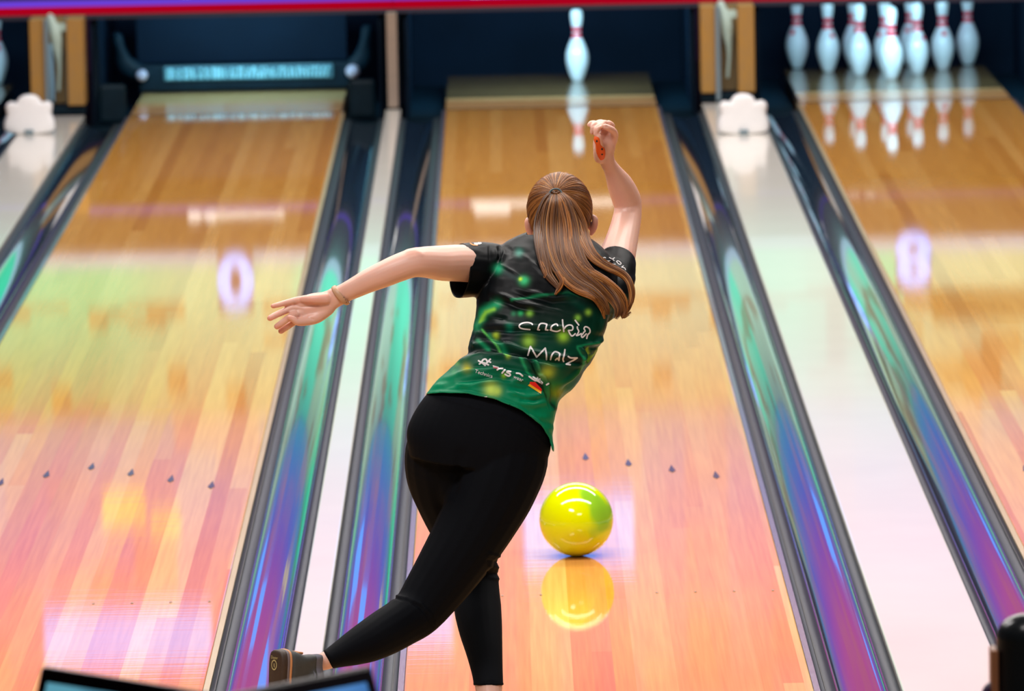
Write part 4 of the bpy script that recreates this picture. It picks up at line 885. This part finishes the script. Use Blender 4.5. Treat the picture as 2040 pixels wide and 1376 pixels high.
for px, py, w_, h2 in ((1189, 281, 1.8, 2.4), (1199.5, 297, 2, 2.3), (1199.5, 307.5, 2, 1.6)):
    t_ = np.linspace(0, 2*math.pi, 11)[:-1]; V = [hit(px+w_*math.cos(a), py+h2*math.sin(a), .0006, BVT) for a in t_]
    if all(q is not None for q in V): o = obj('tape_dot', V, [tuple(range(10))], DOT, None); kid(o, tape); o.data.transform(Matrix.Translation(-Vector(ROOT)))

# --- shoes
def shoe_frame(c, n_, t_):            # n_: out of the sole, t_: heel to toe
    n_ = Vector(n_).normalized(); t_ = Vector(t_); t_ = (t_-n_*t_.dot(n_)).normalized(); w_ = n_.cross(t_)
    def f(x, t, h): return Vector(c)+w_*x+t_*t-n_*h
    return f
OUT = [(0, -.040), (.022, -.036), (.031, -.015), (.030, .03), (.031, .08), (.042, .14), (.043, .18), (.034, .212), (.012, .230), (-.014, .230), (-.034, .205), (-.040, .17), (-.036, .12), (-.029, .07), (-.030, .02), (-.030, -.015), (-.022, -.036)]
def outline(f, h, sx=1, st=1, t0=0, cut_t=None):
    L = catmull([(a, b, 0) for a, b in OUT]+[(OUT[0][0], OUT[0][1], 0)], 3)[:-1]
    return [f(p[0]*sx, (p[1]-.09)*st+.09+t0, h) for p in L]
def layers(ls):
    V, F = [], []; n = len(ls[0])
    for l in ls: V += l
    for j in range(len(ls)-1):
        for i in range(n): p = j*n+i; q = j*n+(i+1) % n; F.append((p, q, q+n, p+n))
    F.append(tuple(range(n))[::-1]); F.append(tuple((len(ls)-1)*n+i for i in range(n))); return fixn(V, F)
SOLE = plain_wood('sole_leather', (.030, .018, .012), (.060, .034, .022), (30, 30, 30), .6); MID = mat('midsole_orange', (.62, .28, .12), rough=.5)
MIDG = mat('midsole_grey', (.16, .13, .14), rough=.5); UP = mat('shoe_grey', (.045, .050, .050), rough=.65, noise=.2, nscale=90); SOCK = mat('sock_grey', (.12, .12, .15), rough=.9)
def shoe(c, n_, t_, lab):
    f = shoe_frame(c, n_, t_)
    E = obj('shoe', *layers([outline(f, .026, .98, .985), outline(f, .040, .98, .95, -.004), outline(f, .052, .94, .85, -.013), outline(f, .062, .88, .70, -.028), outline(f, .072, .82, .52, -.048), outline(f, .082, .78, .38, -.066), outline(f, .094, .76, .31, -.076), outline(f, .100, .74, .29, -.079)]), UP, None, True); kid(E, PER, lab)
    def sub(nm, VF, m_, lb=None, sm=True): o = obj(nm, VF[0], VF[1], m_, None, sm, lb); o.data.transform(Matrix.Translation(-Vector(ROOT))); o.parent = E; return o
    sub('sole', layers([outline(f, -.004, .90, .93), outline(f, -.003, .96, .975), outline(f, .002, .99, .995), outline(f, .012, 1.0, 1.0)]), SOLE, 'dark brown sole')
    sub('midsole', layers([outline(f, .0125, 1.0, 1.0), outline(f, .016, 1.02, 1.01), outline(f, .019, 1.01, 1.0)]), MIDG)
    sub('welt', layers([outline(f, .0192, 1.01, 1.0), outline(f, .022, 1.035, 1.015), outline(f, .0255, 1.0, 1.0)]), MID, 'orange welt line')
    sub('sock', layers([outline(f, .092, .72, .28, -.079), outline(f, .120, .66, .27, -.082)]), SOCK, 'short grey sock')
    for q in range(4):
        y = .045+.022*q; sub('lace', tube([(*f(-.018, y, .066-q*.004), .0022, .0016), (*f(0, y+.003, .072-q*.0045), .0022, .0016), (*f(.018, y, .066-q*.004), .0022, .0016)], n=8), MID)
    sub('pull_tab', tube([(*f(.014, -.032, .046), .003, .002), (*f(.012, -.032, .058), .003, .002), (*f(.004, -.030, .070), .003, .002), (*f(-.004, -.032, .058), .003, .002), (*f(-.008, -.033, .046), .003, .002)], n=8), MID, 'orange heel loop')
    return E, f, sub
fc = P(551, 1325, -.51)
ns = Vector((-.82, -.55, .10)); ts = Vector((.10, .02, -1))
E, f, sub = shoe(P(551, 1326, -.555), ns, ts, 'grey bowling shoe seen from its dark brown sole')
# emblem ring and small word on the sole near the heel
PG = mat('emblem_gold', (.52, .45, .20), rough=.5)
def on_sole(x, t, h=-.0048): return f(x, t, h)
cx0, ct0 = -.004, -.002
V, F = [], []
for i in range(32):
    a = 2*math.pi*i/32
    for r_ in (.0095, .0125): V.append(on_sole(cx0+r_*math.cos(a), ct0+r_*1.02*math.sin(a)))
for i in range(32): F.append((2*i, 2*i+1, (2*i+3) % 64, (2*i+2) % 64))
sub('emblem_ring', (V, F), PG, 'gold ring emblem', False)
V = [on_sole(cx0+x, ct0+t) for x, t in ((-.0016, -.004), (.0016, -.004), (.002, .003), (.004, .005), (.0025, .0065), (-.0012, .004))]; sub('emblem_mark', (V, [(0, 1, 2, 3, 4, 5)]), PG, 'gold mark inside the ring', False)
cu_ = bpy.data.curves.new('w', 'FONT'); cu_.body = 'Dexter'; cu_.size = .0105; cu_.align_x = 'CENTER'; t_o = bpy.data.objects.new('w', cu_); COL.objects.link(t_o); bpy.context.view_layer.update()
me = bpy.data.meshes.new_from_object(t_o.evaluated_get(bpy.context.evaluated_depsgraph_get())); bpy.data.objects.remove(t_o)
V = [on_sole(cx0+.000+p.co.x, ct0-.0145-p.co.y) for p in me.vertices]; sub('emblem_word', (V, [tuple(q.vertices) for q in me.polygons]), PG, 'small gold word', False)
shoe((la.x, la.y-.01, .006), (0, 0, -1), (.05, 1, 0), 'grey bowling shoe flat on the floor, below the picture')

# --- hair
hm = bmesh.new(); body_o = body
bmb = bmesh.new(); bmb.from_mesh(body.data); BVK = BVHTree.FromBMesh(bmb)
TIE = Vector(P(1107, 381, HC.y-.088)); 
def sph(v):                           # onto the hair-covered skull
    v = v-HC; x, y, z = v.dot(hr), v.dot(hf), v.dot(hu); s_ = math.sqrt((x/.0815)**2+(y/.097)**2+(z/.093)**2); return x/s_, y/s_, z/s_
def onskull(x, y, z, r=1.0): return HC+hr*(x*r)+hf*(y*r)+hu*(z*r)
tx, ty, tz = sph(TIE); tn = Vector((tx/.0815, ty/.097, tz/.093))
def strandmesh(S, n=5):
    V, F, C = [], [], []
    for pts, r0, r1, col, tw in S:
        A = np.array(pts); T = np.gradient(A, axis=0); T /= np.linalg.norm(T, axis=1)[:, None]+1e-9; m_ = len(A)
        W = np.cross(T, VD); W /= np.linalg.norm(W, axis=1)[:, None]+1e-6; D = np.cross(W, T); base_ = len(V)
        for i in range(m_):
            t = i/(m_-1); r_ = r0+(r1-r0)*t; r_ *= min(1, .35+t*6, .15+(1-t)*5)
            for j in range(n): a = 2*math.pi*j/n+tw; V.append(A[i]+W[i]*r_*math.cos(a)*1.5+D[i]*r_*math.sin(a)*.8); C.append(col)
        for i in range(m_-1):
            for j in range(n): p = base_+i*n+j; q = base_+i*n+(j+1) % n; F.append((p, q, q+n, p+n))
    return V, F, C
def haircol():
    t = random.random(); a = np.array((.075, .022, .005)); b = np.array((.26, .092, .018)); g_ = np.array((.42, .19, .05)); 
    return a+(b-a)*t if random.random() < .85 else b+(g_-b)*random.random()
HM = attr_mat('hair_strands', .42, spec=.25)
ST = []
# hairline directions around the head
for i in range(1500):
    a = 2*math.pi*random.random(); 
    # start somewhere round the edge of the haired region, on a circle far from the tie
    ax1 = tn.orthogonal().normalized(); nn_ = tn.normalized(); ax2 = nn_.cross(ax1)
    far = math.radians(random.uniform(70, 112)) if random.random() < .6 else math.radians(random.uniform(25, 80))
    dr = ax1*math.cos(a)+ax2*math.sin(a); ok = True; pts = []
    rad = 1.0+random.uniform(-.006, .022); sw = random.uniform(-.08, .08)
    for t in np.linspace(1, 0.03, 14):
        th = far*t; q = nn_*math.cos(th)+(dr*math.cos(sw*t)+nn_.cross(dr)*math.sin(sw*t))*math.sin(th)
        p = onskull(q.x*.0815, q.y*.097, q.z*.093, rad+.045*(1-t)**3)
        if t > .99 and (q.y > .62 or (q.z < -.62) or (q.z < -.10 and q.y > .18)): ok = False
        pts.append(tuple(p))
    if ok: ST.append((pts, .0011, .0009, haircol()*random.uniform(.8, 1.15), random.random()))
V, F, C = strandmesh(ST)
capv, capf = ellipsoid(HC, hA*.0805, hB*.096, hCc*.092, 40, 30); keep = []
for vv in capv:
    d_ = Vector(vv)-HC; keep.append(not (d_.dot(hf)/.096 > .60 or d_.dot(hu)/.092 < -.62 or (d_.dot(hu)/.092 < -.10 and d_.dot(hf)/.096 > .18)))
capf = [q for q in capf if all(keep[i] for i in q)]
n0 = len(V); V = list(V)+[tuple(x) for x in capv]; F += [tuple(i+n0 for i in q) for q in capf]; C += [np.array((.045, .014, .004))]*len(capv)
hair = obj('hair', V, F, HM, None, True); vcol(hair, np.array(C)); kid(hair, PER, 'auburn hair pulled back smoothly'); hair.data.materials.clear(); hair.data.materials.append(HM)
# ponytail locks: px, py, Y, half-spread
LOCKS = [([(1107, 383, .19, 7), (1095, 402, .165, 15), (1082, 440, .15, 17), (1077, 480, .13, 13), (1085, 520, .09, 12), (1092, 548, .06, 8), (1112, 572, .03, 5), (1106, 586, .02, 2)], 160, .6),
    ([(1107, 383, .19, 8), (1106, 405, .155, 20), (1103, 445, .135, 26), (1106, 490, .11, 24), (1118, 530, .07, 20), (1145, 560, .03, 14), (1180, 580, .0, 10), (1205, 605, -.02, 8), (1212, 632, -.03, 3)], 340, .7),
    ([(1108, 383, .19, 8), (1120, 405, .155, 17), (1132, 445, .14, 20), (1138, 490, .115, 20), (1155, 530, .07, 18), (1190, 562, .03, 14), (1218, 590, .01, 11), (1232, 615, -.01, 8), (1225, 640, -.02, 3)], 320, .8),
    ([(1109, 383, .19, 7), (1132, 405, .165, 12), (1152, 440, .155, 14), (1164, 478, .14, 12), (1180, 508, .11, 10), (1208, 530, .09, 8), (1240, 545, .08, 7), (1255, 565, .06, 6), (1259, 590, .05, 5), (1252, 615, .04, 4), (1237, 634, .03, 3)], 200, 1.1),
    ([(1108, 383, .19, 6), (1118, 405, .15, 12), (1128, 450, .13, 12), (1133, 500, .10, 11), (1160, 535, .06, 10), (1205, 560, .03, 9), (1238, 590, .01, 8), (1245, 618, .0, 6), (1240, 632, -.01, 5), (1262, 618, .0, 2)], 180, 1.1),
    ([(1075, 500, .12, 4), (1080, 525, .08, 5), (1088, 545, .05, 4), (1082, 555, .03, 2)], 30, 1.5),
    ([(1100, 520, .08, 6), (1112, 545, .03, 5), (1120, 562, .015, 4), (1110, 580, .0, 3), (1104, 588, .0, 1)], 60, 1.5),
    ([(1110, 530, .07, 7), (1125, 560, .03, 6), (1150, 578, .01, 6), (1185, 592, .0, 6), (1200, 615, -.01, 5), (1205, 640, -.02, 2)], 90, 1.25)]
ST = []
for g_, cnt, br in LOCKS:
    guide = catmull([np.array((*q,)) for q in g_], 5)
    for i in range(cnt):
        a = 2*math.pi*random.random(); rr = math.sqrt(random.random()); ox, oz = math.cos(a)*rr, math.sin(a)*rr; end = random.uniform(.82, 1); pts = []; ph = random.uniform(0, 6); am = random.uniform(0, 1.5)
        m_ = max(6, int(len(guide)*end))
        for j in range(m_):
            px, py, Y, sp_ = guide[j]; tdir = np.array(guide[min(j+1, len(guide)-1)][:2])-np.array(guide[max(j-1, 0)][:2]); tdir = tdir/(np.linalg.norm(tdir)+1e-9)
            of = ox*sp_+am*math.sin(ph+j*.35)*min(1, j/10)
            x_, y_ = px-tdir[1]*of, py+tdir[0]*of; Yt = Y+oz*sp_*PX*.55+.004
            d = ray(x_, y_); tmax = None; lift = .004+.010*(1-oz)*.5*min(1, j/4)
            for bv in (BV, BVK):
                h_ = bv.ray_cast(CAM-RO, d, 60)
                if h_[0] is not None: yh = h_[0].y+RO.y; tmax = yh if tmax is None else min(tmax, yh)
            if tmax is not None: Yt = min(Yt, tmax-lift)
            pts.append((x_, y_, Yt))
        q_ = np.array(pts); ys = q_[:, 2].copy()
        for _ in range(14): ys[1:-1] = np.minimum(ys[1:-1], (ys[:-2]+2*ys[1:-1]+ys[2:])/4)
        pts = np.array([P(a_, b_, c_) for a_, b_, c_ in zip(q_[:, 0], q_[:, 1], ys)])
        for _ in range(2): pts[1:-1] = (pts[:-2]+2*pts[1:-1]+pts[2:])/4
        ST.append((pts, .0013, .0009, np.clip(haircol()*br*random.uniform(.8, 1.2), 0, 1), random.random()))
V, F, C = strandmesh(ST); pony = obj('ponytail', V, F, HM, None, True); vcol(pony, np.array(C)); kid(pony, PER, 'long auburn ponytail falling to the right'); pony.data.materials.clear(); pony.data.materials.append(HM)
tieax = (Vector(P(1107, 383, .16))-Vector(P(1107, 380, .19))).normalized()
V, F = [], []
tc = Vector(P(1107, 384, .182)); e1 = Vector((1, 0, 0)); e2 = e1.cross(Vector((0, -.85, .5)).normalized())
for i in range(32):
    a = 2*math.pi*i/32; rd = e1*math.cos(a)*.0145+e2*math.sin(a)*.011; rn = rd.normalized(); ax_ = e1.cross(e2).normalized()
    for j in range(8): b_ = 2*math.pi*j/8; V.append(tc+rd+rn*.0022*math.cos(b_)+ax_*.0022*math.sin(b_))
for i in range(32):
    for j in range(8): F.append((i*8+j, ((i+1) % 32)*8+j, ((i+1) % 32)*8+(j+1) % 8, i*8+(j+1) % 8))
kid(obj('hair_tie', *fixn(V, F), mat('tie_teal', (.05, .09, .10), rough=.4), None, True), PER, 'dark teal hair tie')
